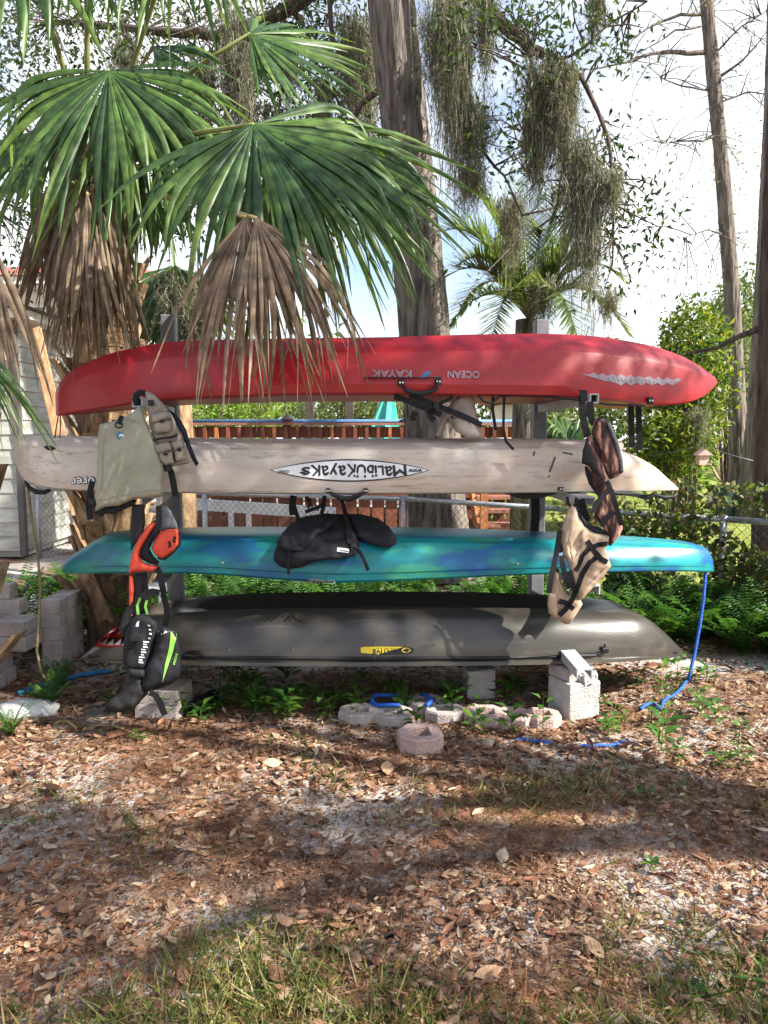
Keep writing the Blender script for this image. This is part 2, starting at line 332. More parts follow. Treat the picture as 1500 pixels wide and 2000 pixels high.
def pigment(name, colr, x0, x1, amt):
    # the moulded colour shifts along the hull
    m = MATS[name]; nt = m.node_tree; N = nt.nodes; b = N['Principled BSDF']; src = b.inputs['Base Color'].links[0].from_socket
    tc = N.new('ShaderNodeTexCoord'); sx = N.new('ShaderNodeSeparateXYZ'); nz = N.new('ShaderNodeTexNoise'); nz.inputs['Scale'].default_value = 2.5; nz.inputs['Detail'].default_value = 5
    ad = N.new('ShaderNodeMath'); ad.operation = 'MULTIPLY_ADD'; ad.inputs[1].default_value = 1.6
    mr = N.new('ShaderNodeMapRange'); mr.inputs[1].default_value = x0 + .8; mr.inputs[2].default_value = x1 + .8; mr.inputs[3].default_value = amt; mr.inputs[4].default_value = 0
    mx = N.new('ShaderNodeMix'); mx.data_type = 'RGBA'; mx.inputs[7].default_value = (*colr, 1)
    nt.links.new(tc.outputs['Object'], sx.inputs[0]); nt.links.new(tc.outputs['Object'], nz.inputs['Vector']); nt.links.new(nz.outputs['Fac'], ad.inputs[0]); nt.links.new(sx.outputs['X'], ad.inputs[2]); nt.links.new(ad.outputs[0], mr.inputs[0])
    nt.links.new(mr.outputs[0], mx.inputs[0]); nt.links.new(src, mx.inputs[6]); nt.links.new(mx.outputs[2], b.inputs['Base Color'])
pigment('hull_teal', (.012, .135, .095), -1.7, -.2, .65)

# ------------------------------------------------------------ the ground
def ground_mat(name, stops, scale, stops2=None):
    m = bpy.data.materials.new(name); m.use_nodes = True; nt = m.node_tree; N = nt.nodes; b = N['Principled BSDF']; b.inputs['Roughness'].default_value = .95
    b.inputs['Specular IOR Level'].default_value = .1
    tc = N.new('ShaderNodeTexCoord'); a = N.new('ShaderNodeTexNoise'); a.inputs['Scale'].default_value = scale; a.inputs['Detail'].default_value = 8; a.inputs['Roughness'].default_value = .65
    f = N.new('ShaderNodeTexNoise'); f.inputs['Scale'].default_value = 55; f.inputs['Detail'].default_value = 6
    r = N.new('ShaderNodeValToRGB'); e = r.color_ramp.elements
    e[0].position = stops[0][0]; e[0].color = (*stops[0][1], 1); e[1].position = stops[-1][0]; e[1].color = (*stops[-1][1], 1)
    for p, c in stops[1:-1]: k = e.new(p); k.color = (*c, 1)
    mx = N.new('ShaderNodeMix'); mx.data_type = 'RGBA'; mx.blend_type = 'MULTIPLY'; mx.inputs[0].default_value = .75
    r2 = N.new('ShaderNodeValToRGB'); r2.color_ramp.elements[0].color = (.35, .32, .3, 1); r2.color_ramp.elements[0].position = .3; r2.color_ramp.elements[1].position = .62
    bp = N.new('ShaderNodeBump'); bp.inputs['Strength'].default_value = .7; bp.inputs['Distance'].default_value = .02
    for n in (a, f): nt.links.new(tc.outputs['Object'], n.inputs['Vector'])
    nt.links.new(a.outputs['Fac'], r.inputs['Fac']); nt.links.new(f.outputs['Fac'], r2.inputs['Fac']); nt.links.new(r.outputs['Color'], mx.inputs[6]); nt.links.new(r2.outputs['Color'], mx.inputs[7])
    nt.links.new(mx.outputs[2], b.inputs['Base Color']); nt.links.new(f.outputs['Fac'], bp.inputs['Height']); nt.links.new(bp.outputs['Normal'], b.inputs['Normal'])
    MATS[name] = m
ground_mat('soil', [(.33, (.13, .065, .04)), (.46, (.24, .15, .10)), (.53, (.42, .37, .33)), (.66, (.58, .54, .50))], 1.3)
ground_mat('lawn', [(.3, (.13, .16, .04)), (.5, (.24, .28, .07)), (.7, (.36, .36, .13))], .9)
def sheet(name, pts, z, m):
    mb = MB(); mb.add([(x, y, z) for x, y in pts], [tuple(range(len(pts)))])
    o = mb.build(name, m, origin=(0, 0, 0)); o['kind'] = 'structure'; return o
sheet('ground', [(-150, -60), (150, -60), (150, 240), (-150, 240)], 0, 'soil')
sheet('lawn', [(.6, 8.2), (3.2, 6.2), (60, 5.0), (60, 60), (-1, 60), (1.4, 13)], .004, 'lawn')

# ------------------------------------------------------------ siding shed behind the palm
SC = at(45, 1080, 8.9); SC.z = 0
sh = thing('garden_shed', 'weathered white shed with lapped siding boards behind the fan palm', 'shed', SC)
n = 16; ex = .175
for i in range(n):
    z = .12 + i * ex
    mb = MB(); mb.box(SC + Vector((-1.0, .0, z + ex / 2)), (2.0, .022, ex + .02), Matrix.Rotation(R(-5), 3, 'X')); mb.build('siding_board', 'siding', sh)
    mb = MB(); mb.box(SC + Vector((.0, 2.0, z + ex / 2)), (.022, 3.96, ex + .02), Matrix.Rotation(R(-5), 3, 'Y')); mb.build('siding_board', 'siding', sh)
mb = MB(); mb.box(SC + Vector((.02, -.005, 1.45)), (.07, .07, 2.8)); mb.build('corner_trim', 'trim_dark', sh)
mb = MB(); mb.box(SC + Vector((-1.02, 2.0, 1.4)), (1.98, 3.9, 2.75)); mb.build('wall_core', 'siding', sh)
mb = MB(); mb.box(SC + Vector((-.9, 2.0, 2.9)), (2.3, 4.4, .10)); mb.build('eave', 'house_white', sh)
mb = MB(); mb.add([SC + Vector(p) for p in ((-2.2, -.3, 2.96), (.35, -.3, 2.96), (.35, 4.3, 2.96), (-2.2, 4.3, 2.96), (-.95, -.3, 3.3), (-.95, 4.3, 3.3))], [(0, 1, 4), (1, 2, 5, 4), (2, 3, 5), (3, 0, 4, 5), (0, 3, 2, 1)]); mb.build('roof', 'trim_dark', sh)
pk = MB(); a = at(103, 790, 8.2); b = at(68, 642, 8.5); a0 = a + (a - b).normalized() * ((a.z - .02) / max(.01, (b - a).normalized().z))
pk.beam(a0, b, .13, .04, up=Vector((0, -1, .2))); tag(pk.build('leaning_plank', 'plank'), 'bare wooden plank leaning against the white siding shed', 'plank')

# ------------------------------------------------------------ house with the red roof
hx0 = at(10, 560, 17).x - 3; hx1 = at(335, 560, 17).x
ho = thing('neighbour_house', 'white house with a red roof and red balcony railing behind the palms', 'house', ((hx0 + hx1) / 2, 19, 0))
mb = MB(); mb.box(((hx0 + hx1) / 2, 19.5, 2.35), (hx1 - hx0 - .8, 5, 4.7)); mb.build('wall', 'house_white', ho)
zr = at(200, 545, 16.6).z; zt = at(200, 522, 17.4).z + .05
mb = MB(); mb.box(((hx0 + hx1) / 2, 19.2, zr - .09), (hx1 - hx0 + .3, 5.9, .16)); mb.build('eave', 'house_white', ho)
mb = MB(); x0 = hx0 - .2; x1 = hx1 + .2
mb.add([(x0, 16.2, zr), (x1, 16.2, zr), (x1, 22.2, zr), (x0, 22.2, zr), (x0 + 1.2, 17.6, zt), (x1 - 1.2, 17.6, zt), (x1 - 1.2, 20.6, zt), (x0 + 1.2, 20.6, zt)], [(0, 1, 5, 4), (1, 2, 6, 5), (2, 3, 7, 6), (3, 0, 4, 7), (4, 5, 6, 7), (3, 2, 1, 0)]); mb.build('roof', 'roof_red', ho)
for px in (90, 265):
    c = at(px, 590, 16.98); mb = MB(); mb.box((c.x, 16.985, 3.95), (1.0, .05, .8)); wn = mb.build('window', 'window_glass', ho)
    mb = MB()
    for dx, dz, sx, sz in ((0, .42, 1.12, .07), (0, -.42, 1.12, .07), (-.53, 0, .07, .9), (.53, 0, .07, .9), (0, 0, .04, .8)): mb.box((c.x + dx, 16.95, 3.95 + dz), (sx, .05, sz))
    mb.build('window_frame', 'house_white', wn)
zb = at(265, 660, 15.6).z; zt2 = at(265, 590, 15.6).z; bx0 = at(205, 600, 15.6).x; bx1 = at(296, 600, 15.6).x
mb = MB(); mb.box(((bx0 + bx1) / 2, 16.3, zb - .08), (bx1 - bx0 + .1, 1.5, .12)); mb.build('balcony_floor', 'house_white', ho)
for z in (zb + .08, zt2): mb = MB(); mb.box(((bx0 + bx1) / 2, 15.6, z), (bx1 - bx0, .07, .07)); mb.build('railing_bar', 'red_paint', ho)
for i in range(8):
    x = bx0 + (bx1 - bx0) * i / 7; mb = MB(); mb.box((x, 15.6, (zb + zt2) / 2), (.05, .05, zt2 - zb - .06)); mb.build('baluster', 'red_paint', ho)
for x in (bx0, bx1): mb = MB(); mb.box((x, 15.72, zb / 2 - .08), (.12, .12, zb - .16)); mb.build('balcony_post', 'house_white', ho)

# ------------------------------------------------------------ timber deck
DY = 11.0; dx0 = at(300, 830, DY).x; dx1 = at(1062, 830, DY).x; zrail = at(600, 828, DY).z; zfl = .78
dk = thing('timber_deck', 'rust red timber deck with balusters and a blue edged rail beyond the fence', 'deck', ((dx0 + dx1) / 2, DY, 0))
mb = MB(); mb.box(((dx0 + dx1) / 2, DY, zrail), (dx1 - dx0, .13, .035)); mb.build('top_rail', 'deck_floor', dk)
mb = MB(); mb.tube([(dx0, DY + .16, zrail + .035), (dx1, DY + .16, zrail + .035)], .035, 8); mb.build('blue_rail', 'blue_paint', dk, smooth=True)
mb = MB(); mb.box(((dx0 + dx1) / 2, DY + .03, zrail - .12), (dx1 - dx0, .035, .16)); mb.build('rail_board', 'deck_wood', dk)
nb = int((dx1 - dx0) / .17)
for i in range(nb):
    x = dx0 + .08 + i * .17; mb = MB(); mb.box((x, DY - .03, (zrail + zfl) / 2 - .02), (.045 + .01 * random.random(), .04, zrail - zfl - .04)); mb.build('baluster', 'deck_wood' if i % 5 else 'deck_orange', dk)
for px in (352, 560, 795, 1020):
    c = at(px, 840, DY); mb = MB(); mb.box((c.x, DY + .08, zrail / 2 + .02), (.12, .12, zrail + .08)); p = mb.build('post', 'deck_wood', dk)
    mb = MB(); s = .09; z0 = zrail + .065
    mb.add([(c.x - s, DY + .08 - s, z0), (c.x + s, DY + .08 - s, z0), (c.x + s, DY + .08 + s, z0), (c.x - s, DY + .08 + s, z0), (c.x, DY + .08, z0 + .09)], [(0, 1, 4), (1, 2, 4), (2, 3, 4), (3, 0, 4), (3, 2, 1, 0)]); mb.build('post_cap', 'post_cap', p)
mb = MB(); mb.box(((dx0 + dx1) / 2, DY + 2.1, zfl - .03), (dx1 - dx0, 4.3, .05)); mb.build('deck_floor', 'deck_floor', dk)
mb = MB(); mb.box(((dx0 + dx1) / 2, DY - .055, zfl - .11), (dx1 - dx0, .04, .18)); mb.build('fascia', 'deck_wood', dk)
nb = int((dx1 - dx0) / .2)
for i in range(nb):
    x = dx0 + .1 + i * .2; mb = MB(); mb.box((x, DY + .02 * random.random(), (zfl - .2) / 2), (.17, .025, zfl - .2)); mb.build('skirt_board', 'deck_wood', dk)
st0 = at(925, 980, DY - .1).x; st1 = at(1003, 980, DY - .1).x
for i in range(4):
    mb = MB(); mb.box(((st0 + st1) / 2, DY - .3 - i * .28, zfl - .17 - i * .165), (st1 - st0, .29, .045)); mb.build('stair_tread', 'deck_floor', dk)
for x in (st0 - .03, st1 + .03):
    mb = MB(); mb.beam((x, DY - .1, zfl - .16), (x, DY - 1.35, .02), .05, .24); mb.build('stair_stringer', 'deck_orange', dk)
    mb = MB(); mb.box((x + .05, DY - 1.1, .5), (.1, .1, 1.0)); mb.build('stair_post', 'deck_orange', dk)
# things beyond the deck
pg = thing('pergola', 'dark timber pergola frame beyond the deck railing', 'pergola', (-.8, 15, 0))
pp = [at(x, 800, 15).x for x in (520, 605, 682, 812)]
for x in pp: mb = MB(); mb.box((x, 15, 1.4), (.16, .16, 2.8)); mb.build('post', 'dark_wood', pg)
mb = MB(); mb.box(((pp[0] + pp[-1]) / 2, 15, 2.9), (pp[-1] - pp[0] + .8, .1, .2)); mb.build('beam', 'dark_wood', pg)
yp = thing('yellow_timber_post', 'raw yellow timber post rising behind the grey rack post', 'post', at(346, 1100, 9.6).xy.to_3d())
c = at(346, 800, 9.6); mb = MB(); mb.box((c.x, 9.6, at(346, 642, 9.6).z / 2), (.075, .08, at(346, 642, 9.6).z)); mb.build('timber', 'deck_orange', yp)
c = at(748, 800, 14); um = thing('patio_umbrella', 'closed teal patio umbrella beyond the deck railing', 'umbrella', (c.x, 14, 0))
mb = MB(); mb.tube([(c.x, 14, 0), (c.x, 14, 2.75)], .025, 6); mb.build('pole', 'dark_wood', um)
mb = MB(); vs = []; 
for k in range(12):
    a = k / 12 * 2 * math.pi; r = .42 if k % 2 else .2; vs.append((c.x + r * math.cos(a), 14 + r * math.sin(a), 1.25))
for k in range(12):
    a = k / 12 * 2 * math.pi; r = .1; vs.append((c.x + .1 + r * math.cos(a), 14 + r * math.sin(a), 2.3))
vs.append((c.x + .12, 14, 2.75)); mb.add(vs, [(k, (k + 1) % 12, 12 + (k + 1) % 12, 12 + k) for k in range(12)] + [(12 + k, 12 + (k + 1) % 12, 24) for k in range(12)]); mb.build('canopy', 'teal_cloth', um)
c0 = at(1003, 850, 17); c1 = at(1042, 800, 17); ws = thing('white_outbuilding', 'small white outbuilding with a red roof edge past the deck end', 'shed', ((c0.x + c1.x) / 2, 17.7, 0))
mb = MB(); mb.box(((c0.x + c1.x) / 2, 17.8, 1.1), (c1.x - c0.x + .6, 1.5, 2.2)); mb.build('wall', 'house_white', ws)
mb = MB(); mb.box(((c0.x + c1.x) / 2 - .1, 17.75, 2.32), (c1.x - c0.x + 1.0, 1.9, .16)); mb.build('roof', 'roof_red', ws)

# ------------------------------------------------------------ chain link fence
FP = [(-4.2, 8.95), (-2.0, 8.25), (.2, 7.5), (1.4, 6.55), (2.6, 5.65), (4.2, 4.45)]; FH = .86
fe = thing('chain_link_fence', 'low chain link fence with a galvanised top rail behind the kayak rack', 'fence', (.2, 7.5, 0))
for x, y in FP: mb = MB(); mb.tube([(x, y, 0), (x, y, FH + .03)], .03, 8); mb.build('post', 'galv', fe, smooth=True)
for (xa, ya), (xb, yb) in zip(FP, FP[1:]):
    mb = MB(); mb.tube([(xa, ya, FH), (xb, yb, FH)], .024, 8); mb.build('top_rail', 'galv', fe, smooth=True)
    A = Vector((xa, ya, 0)); B = Vector((xb, yb, 0)); L = (B - A).length; d = (B - A) / L; nn = d.cross(Vector((0, 0, 1))); mb = MB(); s = -FH; wv = .0019
    while s < L:
        for sg in (1, -1):
            s0, z0, s1, z1 = (s, 0.02, s + FH, FH) if sg > 0 else (s, FH, s + FH, 0.02)
            if s0 < 0: z0 = z0 + (z1 - z0) * (-s0) / FH; s0 = 0
            if s1 > L: z1 = z0 + (z1 - z0) * (L - s0) / (s1 - s0); s1 = L
            if s1 - s0 < .02: continue
            p = A + d * s0 + Vector((0, 0, z0)); q = A + d * s1 + Vector((0, 0, z1)); t = (q - p).normalized(); e = nn.cross(t)
            o_ = nn * (.003 * sg)
            mb.add([p + e * wv + o_, q + e * wv + o_, q - e * wv + o_, p - e * wv + o_], [(0, 1, 2, 3)]); mb.add([p + nn * wv + o_, q + nn * wv + o_, q - nn * wv + o_, p - nn * wv + o_], [(0, 1, 2, 3)])
        s += .075
    mb.build('wire_mesh', 'wire', fe)
wf = thing('timber_trestle', 'white painted timber frame lying behind the chain link fence', 'frame', at(520, 1030, 8.4).xy.to_3d())
a = at(372, 984, 8.5); b = at(655, 1003, 8.3)
mb = MB(); mb.beam(a, b, .05, .13); mb.build('rail', 'white_frame', wf)
for px in (452, 487, 372, 652):
    t = (px - 372) / 283; p = a.lerp(b, t); mb = MB(); mb.box((p.x, p.y, p.z / 2 - .03), (.055, .05, p.z - .06)); mb.build('leg', 'white_frame', wf)
# ------------------------------------------------------------ kayak rack
u_l = rp(335, 800, 0)[0]; u_r = rp(1053, 800, 0)[0]
rack = thing('kayak_rack', 'grey painted steel rack of two posts with arms carrying four kayaks', 'rack', rk((u_l + u_r) / 2, 0, 0), RT)
RM = Matrix.Rotation(RT, 3, 'Z')
ZT = rp(324, 616, 0)[1]
for u in (u_l, u_r):
    mb = MB(); mb.box(rk(u, 0, ZT / 2), (.085, .085, ZT), RM, bev=.006); mb.build('post', 'rack_paint', rack)
WF = -.97
arm_px = {('l', 0): (268, 785), ('r', 0): (1161, 778), ('l', 1): (291, 980), ('r', 1): (1148, 980), ('l', 2): (296, 1168), ('r', 2): (1158, 1152), ('r', 3): (1142, 1316)}
ARM = {}
for (sd_, lv), (x, y) in arm_px.items():
    wf_ = WF if (sd_, lv) != ('r', 3) else -1.14; u, z = rp(x, y, wf_); ARM[sd_, lv] = (u, z); ub = u_l if sd_ == 'l' else u_r
    a = rk(u, wf_, z); b = rk(u + (ub - u) * .9, -.04, z + (.012 if lv else -.02)); d = (b - a).normalized()
    mb = MB(); hw = .024 if lv == 0 else .04
    ht = .042
    side = d.cross(Vector((0, 0, 1))).normalized(); up = side.cross(d)
    mb.beam(a + up * ht / 2, b + up * ht / 2, hw * 2, .007)
    for s_ in (-1, 1): mb.beam(a + side * s_ * (hw - .0035) - up * .0037, b + side * s_ * (hw - .0035) - up * .0037, .007, ht)
    if lv == 0: mb.beam(a - up * ht / 2, b - up * ht / 2, hw * 2, .007)
    ar = mb.build('arm', 'channel_grey', rack)
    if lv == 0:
        mb = MB(); mb.beam(a + d * .03, a + d * .05, hw * 2 - .012, ht - .01); mb.build('tube_shade_plug', 'tube_shade', ar)  # dark plug painted in place of the shade within the hollow tube
# left lowest arm lies behind the packs on the left block
u, z = rp(300, 1322, WF + .12); ARM['l', 3] = (u, z); mb = MB(); mb.beam(rk(u, WF + .12, .30), rk(u_l, -.04, .30), .08, .045); mb.build('arm', 'channel_grey', rack)
mb = MB(); mb.beam(rk(u_l, -.02, .25), rk(u_r, -.02, .25), .05, .08); mb.build('cross_rail', 'rack_paint', rack)

# ------------------------------------------------------------ kayaks (all lie keel up)
def cat_rom(st, n):
    st = np.array(st, float); out = []; m = len(st)
    for k in range(n):
        f = k / (n - 1) * (m - 1); i = min(int(f), m - 2); t = f - i
        p0 = st[max(i - 1, 0)]; p1 = st[i]; p2 = st[i + 1]; p3 = st[min(i + 2, m - 1)]
        m1 = (p2 - p0) / 2 * .8; m2 = (p3 - p1) / 2 * .8
        out.append((2 * t**3 - 3 * t**2 + 1) * p1 + (t**3 - 2 * t**2 + t) * m1 + (-2 * t**3 + 3 * t**2) * p2 + (t**3 - t**2) * m2)
    return np.array(out)
KBVH = {}
def kayak(name, label, st, wc, prof, m, tunnel=None, deckmat='rubber', n=72):
    # st: (x pixel, top pixel, bottom pixel, half width [, tunnel]) stations along the hull
    S = cat_rom(st, n); half = len(prof); rings = []
    for row in S:
        x, yt, yb, hw = row[:4]; hw = max(hw, .012); u, zk = rp(x, yt, wc); zb = rp(x, yb, wc - hw * .97)[1]; zb = min(zb, zk - .015); ring = []
        tn = row[4] if len(row) > 4 else 0
        pr = []
        for fy, fz in prof:
            if tunnel: fz = fz * (1 - tn) + tunnel(fy, fz) * tn
            pr.append((fy, fz))
        for fy, fz in pr: ring.append(rk(u, wc - fy * hw, zb + (zk - zb) * fz))
        for fy, fz in pr[-2:0:-1]: ring.append(rk(u, wc + fy * hw, zb + (zk - zb) * fz))
        rings.append(ring)
    k = len(rings[0]); mb = MB(); vs = [v for r in rings for v in r]
    fs = [(i * k + j, (i + 1) * k + j, (i + 1) * k + (j + 1) % k, i * k + (j + 1) % k) for i in range(n - 1) for j in range(k)]
    fs += [tuple(range(k)), tuple(range((n - 1) * k, n * k))[::-1]]
    base = min(v.z for v in vs); mid = rk(0, wc, base)
    t = thing(name, label, 'kayak', mid, RT)
    mb.add(vs, fs)
    KBVH[t.name] = BVHTree.FromPolygons(mb.v, mb.f)
    # shoulders stay crisp, the rest is smooth
    h = mb.build('hull', m, t, smooth=True, sharp=32)
    bm = bmesh.new(); bm.from_mesh(h.data); bmesh.ops.recalc_face_normals(bm, faces=bm.faces); bm.to_mesh(h.data); bm.free(); h.data.set_sharp_from_angle(angle=R(24))
    return t, h
PR_RED = [(0, 1), (.20, .995), (.27, .95), (.31, .955), (.50, .93), (.56, .94), (.60, .90), (.78, .78), (.865, .655), (.88, .655), (.895, .61), (.96, .36), (1.0, .16), (.975, .03), (.90, 0), (0, .03)]
kr, kr_h = kayak('red_kayak', 'long red sit-on-top kayak stored keel up on the top arms', [
    (109, 764, 812, .015), (122, 742, 810, .06), (155, 716, 806, .12), (225, 690, 797, .22), (330, 671, 783, .32), (450, 666, 776, .385), (600, 664, 771, .41), (760, 662, 771, .42), (900, 657, 773, .42),
    (1050, 655, 776, .41), (1150, 660, 782, .37), (1250, 675, 792, .29), (1320, 697, 786, .20), (1365, 720, 770, .11), (1392, 736, 754, .035), (1399, 742, 748, .012)], -.47, PR_RED, 'hull_red')
PR_WHT = [(0, 1), (.40, .995), (.64, .955), (.80, .865), (.865, .80), (.885, .80), (.90, .755), (.915, .70), (.97, .52), (1, .36), (.985, .14), (.95, .03), (.88, 0), (0, .0)]
kw, kw_h = kayak('white_kayak', 'scuffed off-white kayak stored keel up on the second arms', [
    (30, 850, 884, .02), (36, 850, 905, .06), (55, 850, 932, .13), (85, 850, 948, .20), (150, 851, 957, .28), (260, 853, 962, .34), (420, 856, 965, .38), (600, 857, 966, .39), (780, 856, 966, .39),
    (950, 856, 965, .38), (1080, 857, 963, .36), (1150, 862, 962, .32), (1210, 882, 961, .25), (1260, 906, 960, .17), (1300, 936, 958, .08), (1322, 952, 957, .02)], -.47, PR_WHT, 'hull_white')
PR_TEAL = [(0, 1), (.35, .995), (.62, .95), (.80, .84), (.91, .66), (.97, .46), (1, .30), (1.0, .22), (.985, .19), (.985, .06), (.94, 0), (0, 0)]
kt, kt_h = kayak('teal_kayak', 'blue and green marbled kayak stored keel up on the third arms', [
    (122, 1105, 1116, .02), (135, 1090, 1119, .06), (170, 1066, 1121, .13), (215, 1042, 1120, .20), (300, 1036, 1120, .27), (420, 1034, 1122, .32), (540, 1034, 1132, .345), (640, 1034, 1139, .35),
    (740, 1034, 1137, .35), (860, 1036, 1131, .345), (1000, 1040, 1124, .33), (1140, 1046, 1119, .29), (1260, 1052, 1117, .23), (1335, 1058, 1117, .16), (1368, 1066, 1117, .11), (1380, 1080, 1117, .08), (1383, 1096, 1117, .07)], -.47, PR_TEAL, 'hull_teal')
mb = MB(); e0 = rk(*[rp(1383, 1100, -.53)[0], -.47, 0]); ue = rp(1379, 1100, -.53)[0]; z1 = rp(1383, 1094, -.53)[1]; z0 = rp(1383, 1117, -.53)[1]
mb.box(rk(ue, -.47, (z0 + z1) / 2), (.055, .15, z1 - z0), RM, bev=.008); mb.build('stern_block', 'hull_teal', kt)
PR_OLV = [(0, 1), (.25, 1), (.42, 1), (.52, 1.0), (.64, .96), (.76, .85), (.86, .68), (.93, .46), (.97, .2), (.975, .10), (1.03, .09), (1.04, .02), (.98, 0), (0, 0)]
def tun(fy, fz):
    if fy < .1: return .30
    if fy < .3: return .42
    if fy < .45: return .88
    return fz
ko, ko_h = kayak('olive_kayak', 'dark olive twin-hulled fishing kayak stored keel up on the lowest arms', [
    (162, 1281, 1289, .02, 0), (185, 1262, 1292, .09, 0), (225, 1232, 1293, .18, 0), (262, 1204, 1295, .25, 0), (300, 1189, 1296, .31, .05), (380, 1180, 1298, .36, .3), (480, 1174, 1299, .385, .8), (620, 1171, 1300, .40, 1), (780, 1170, 1300, .40, 1),
    (940, 1171, 1299, .395, 1), (1060, 1174, 1297, .37, .7), (1150, 1179, 1294, .34, .2), (1210, 1184, 1291, .30, 0), (1250, 1200, 1288, .24, 0), (1290, 1232, 1284, .15, 0), (1320, 1260, 1281, .07, 0), (1338, 1274, 1279, .02, 0)], -.47, PR_OLV, 'hull_olive', tunnel=tun)

def hit(k, x, y, off=.003, fall=-.9):
    d = ray(x, y).normalized(); p, nrm, i, dist = KBVH[k.name].ray_cast(CAM, d)
    if p is None: return rpw(x, y, fall)
    if nrm.dot(d) > 0: nrm = -nrm
    return p + nrm * off
def inside(p, poly):
    x, y = p; c = False; j = len(poly) - 1
    for i in range(len(poly)):
        a, b = poly[i], poly[j]
        if (a[1] > y) != (b[1] > y) and x < (b[0] - a[0]) * (y - a[1]) / (b[1] - a[1]) + a[0]: c = not c
        j = i
    return c
def fill(poly, step):
    # even triangle mesh inside a pixel outline: points, triangles, boundary count
    bd = []
    for i in range(len(poly)):
        a = Vector(poly[i]); b = Vector(poly[(i + 1) % len(poly)]); m = max(1, int((b - a).length / step))
        for k in range(m): bd.append(a.lerp(b, k / m))
    x0 = min(p.x for p in bd); x1 = max(p.x for p in bd); y0 = min(p.y for p in bd); y1 = max(p.y for p in bd); ins = []
    def dist(p): return min(seg(p, bd[i], bd[(i + 1) % len(bd)]) for i in range(len(bd)))
    def seg(p, a, b):
        ab = b - a; t = max(0, min(1, (p - a).dot(ab) / max(1e-9, ab.length_squared))); return (p - a - ab * t).length
    y = y0 + step * .5; r = 0
    while y < y1:
        x = x0 + step * (.5 if r % 2 else 1.0)
        while x < x1:
            p = Vector((x, y))
            if inside(p, bd) and dist(p) > step * .4: ins.append(p)
            x += step
        y += step * .87; r += 1
    allp = bd + ins; nb = len(bd)
    res = delaunay_2d_cdt(allp, [], [list(range(nb))], 1, 1e-4)
    P = res[0]; T = [tuple(f) for f in res[2]]
    D = [0.0 if any(o < nb for o in res[3][i]) else dist(P[i]) for i in range(len(P))]
    return P, T, D
def decal(k, poly, m, parent, off=.0025, step=8, name='decal'):
    P, T, D = fill(poly, step); mb = MB(); mb.add([hit(k, p.x, p.y, off) for p in P], T); return mb.build(name, m, parent, smooth=True)
TXT = {}
def text_mesh(s):
    if s in TXT: return TXT[s]
    cu = bpy.data.curves.new('lettering', 'FONT'); cu.body = s; cu.resolution_u = 3; ob = bpy.data.objects.new('lettering', cu); col.objects.link(ob)
    dg = bpy.context.evaluated_depsgraph_get(); me = ob.evaluated_get(dg).to_mesh()
    V = np.array([v.co[:2] for v in me.vertices]); Fc = [tuple(p.vertices) for p in me.polygons]
    ob.evaluated_get(dg).to_mesh_clear(); bpy.data.objects.remove(ob); bpy.data.curves.remove(cu)
    TXT[s] = (V, Fc); return TXT[s]
def lettering(s, cx, cy, width, height, ang, put, m, parent, bold=0.0, name='lettering'):
    # ang = turn of the writing in degrees (180 = upside down); put maps a photo pixel onto the surface
    V, Fc = text_mesh(s); mn = V.min(0); mx = V.max(0); q = (V - (mn + mx) / 2) / (mx - mn) * np.array([width, height]); a = R(ang)
    mb = MB(); offs = [(0, 0)] + ([(bold, 0), (-bold, 0), (0, bold), (0, -bold)] if bold else [])
    for i, (ox, oy) in enumerate(offs):
        vs = []
        for x, y in q: vs.append(put(cx + ox + x * math.cos(a) + y * math.sin(a), cy + oy + x * math.sin(a) - y * math.cos(a), i))
        mb.add(vs, Fc)
    return mb.build(name, m, parent)
def on(k, base=.004): return lambda x, y, i: hit(k, x, y, base + .0003 * i)
def ellipse(cx, cy, a, b, n=40, p=1.0):
    o = []
    for i in range(n):
        t = 2 * math.pi * i / n; c = math.cos(t); s = math.sin(t)
        o.append((cx + a * c, cy + b * (abs(s) ** p) * (1 if s >= 0 else -1)))
    return o
# red kayak: lettering, handle, cords, toggles, straps
lettering('OCEAN', 905, 732, 62, 13, 181, on(kr), 'grey_print', kr, .5)
lettering('KAYAK', 765, 730, 76, 13, 181, on(kr), 'grey_print', kr, .5)
decal(kr, [(822, 738), (826, 730), (834, 725), (845, 726), (838, 729), (842, 733), (834, 733), (832, 740), (826, 741)], 'blue_print', kr, step=4)
zz = [(1132, 730)] + [(1150 + i * 9, 731 - (4 if i % 2 else -1) + i * .6) for i in range(20)] + [(1330, 741)] + [(1322 - i * 10, 748 + (5 if i % 2 else 0)) for i in range(13)] + [(1180, 744), (1160, 738)]
decal(kr, zz, 'grey_print', kr, step=9)
lettering('MALIBU TWO', 1238, 743, 100, 9, 184, on(kr, .0045), 'pale_print', kr, .2)
def clip(k, x, y, w_, h_, parent, m='rubber', off=.012, name='handle_mount'):
    p = hit(k, x, y, off); mb = MB(); mb.box(p, (w_, .022, h_), RM, bev=.004); o = mb.build(name, m, parent)
    for s_ in (-1, 1):
        q = p + EU * s_ * w_ * .22 - EW * .012; mb = MB(); mb.tube([q, q - EW * .004], .0045, 8); mb.build('screw', 'steel', o)
clip(kr, 783, 749, .032, .032, kr); clip(kr, 855, 747, .032, .032, kr)
def loop(k, pts, r, parent, name, m='rubber', off=.02, n=8):
    mb = MB(); mb.tube([hit(k, x, y, off) for x, y in pts], r, n); return mb.build(name, m, parent, smooth=True)
loop(kr, [(710, 740), (750, 740), (800, 740), (862, 739)], .004, kr, 'bungee_cord', off=.014)
ps = [(785, 752), (792, 760), (806, 765), (824, 766), (838, 763), (850, 757), (855, 750)]
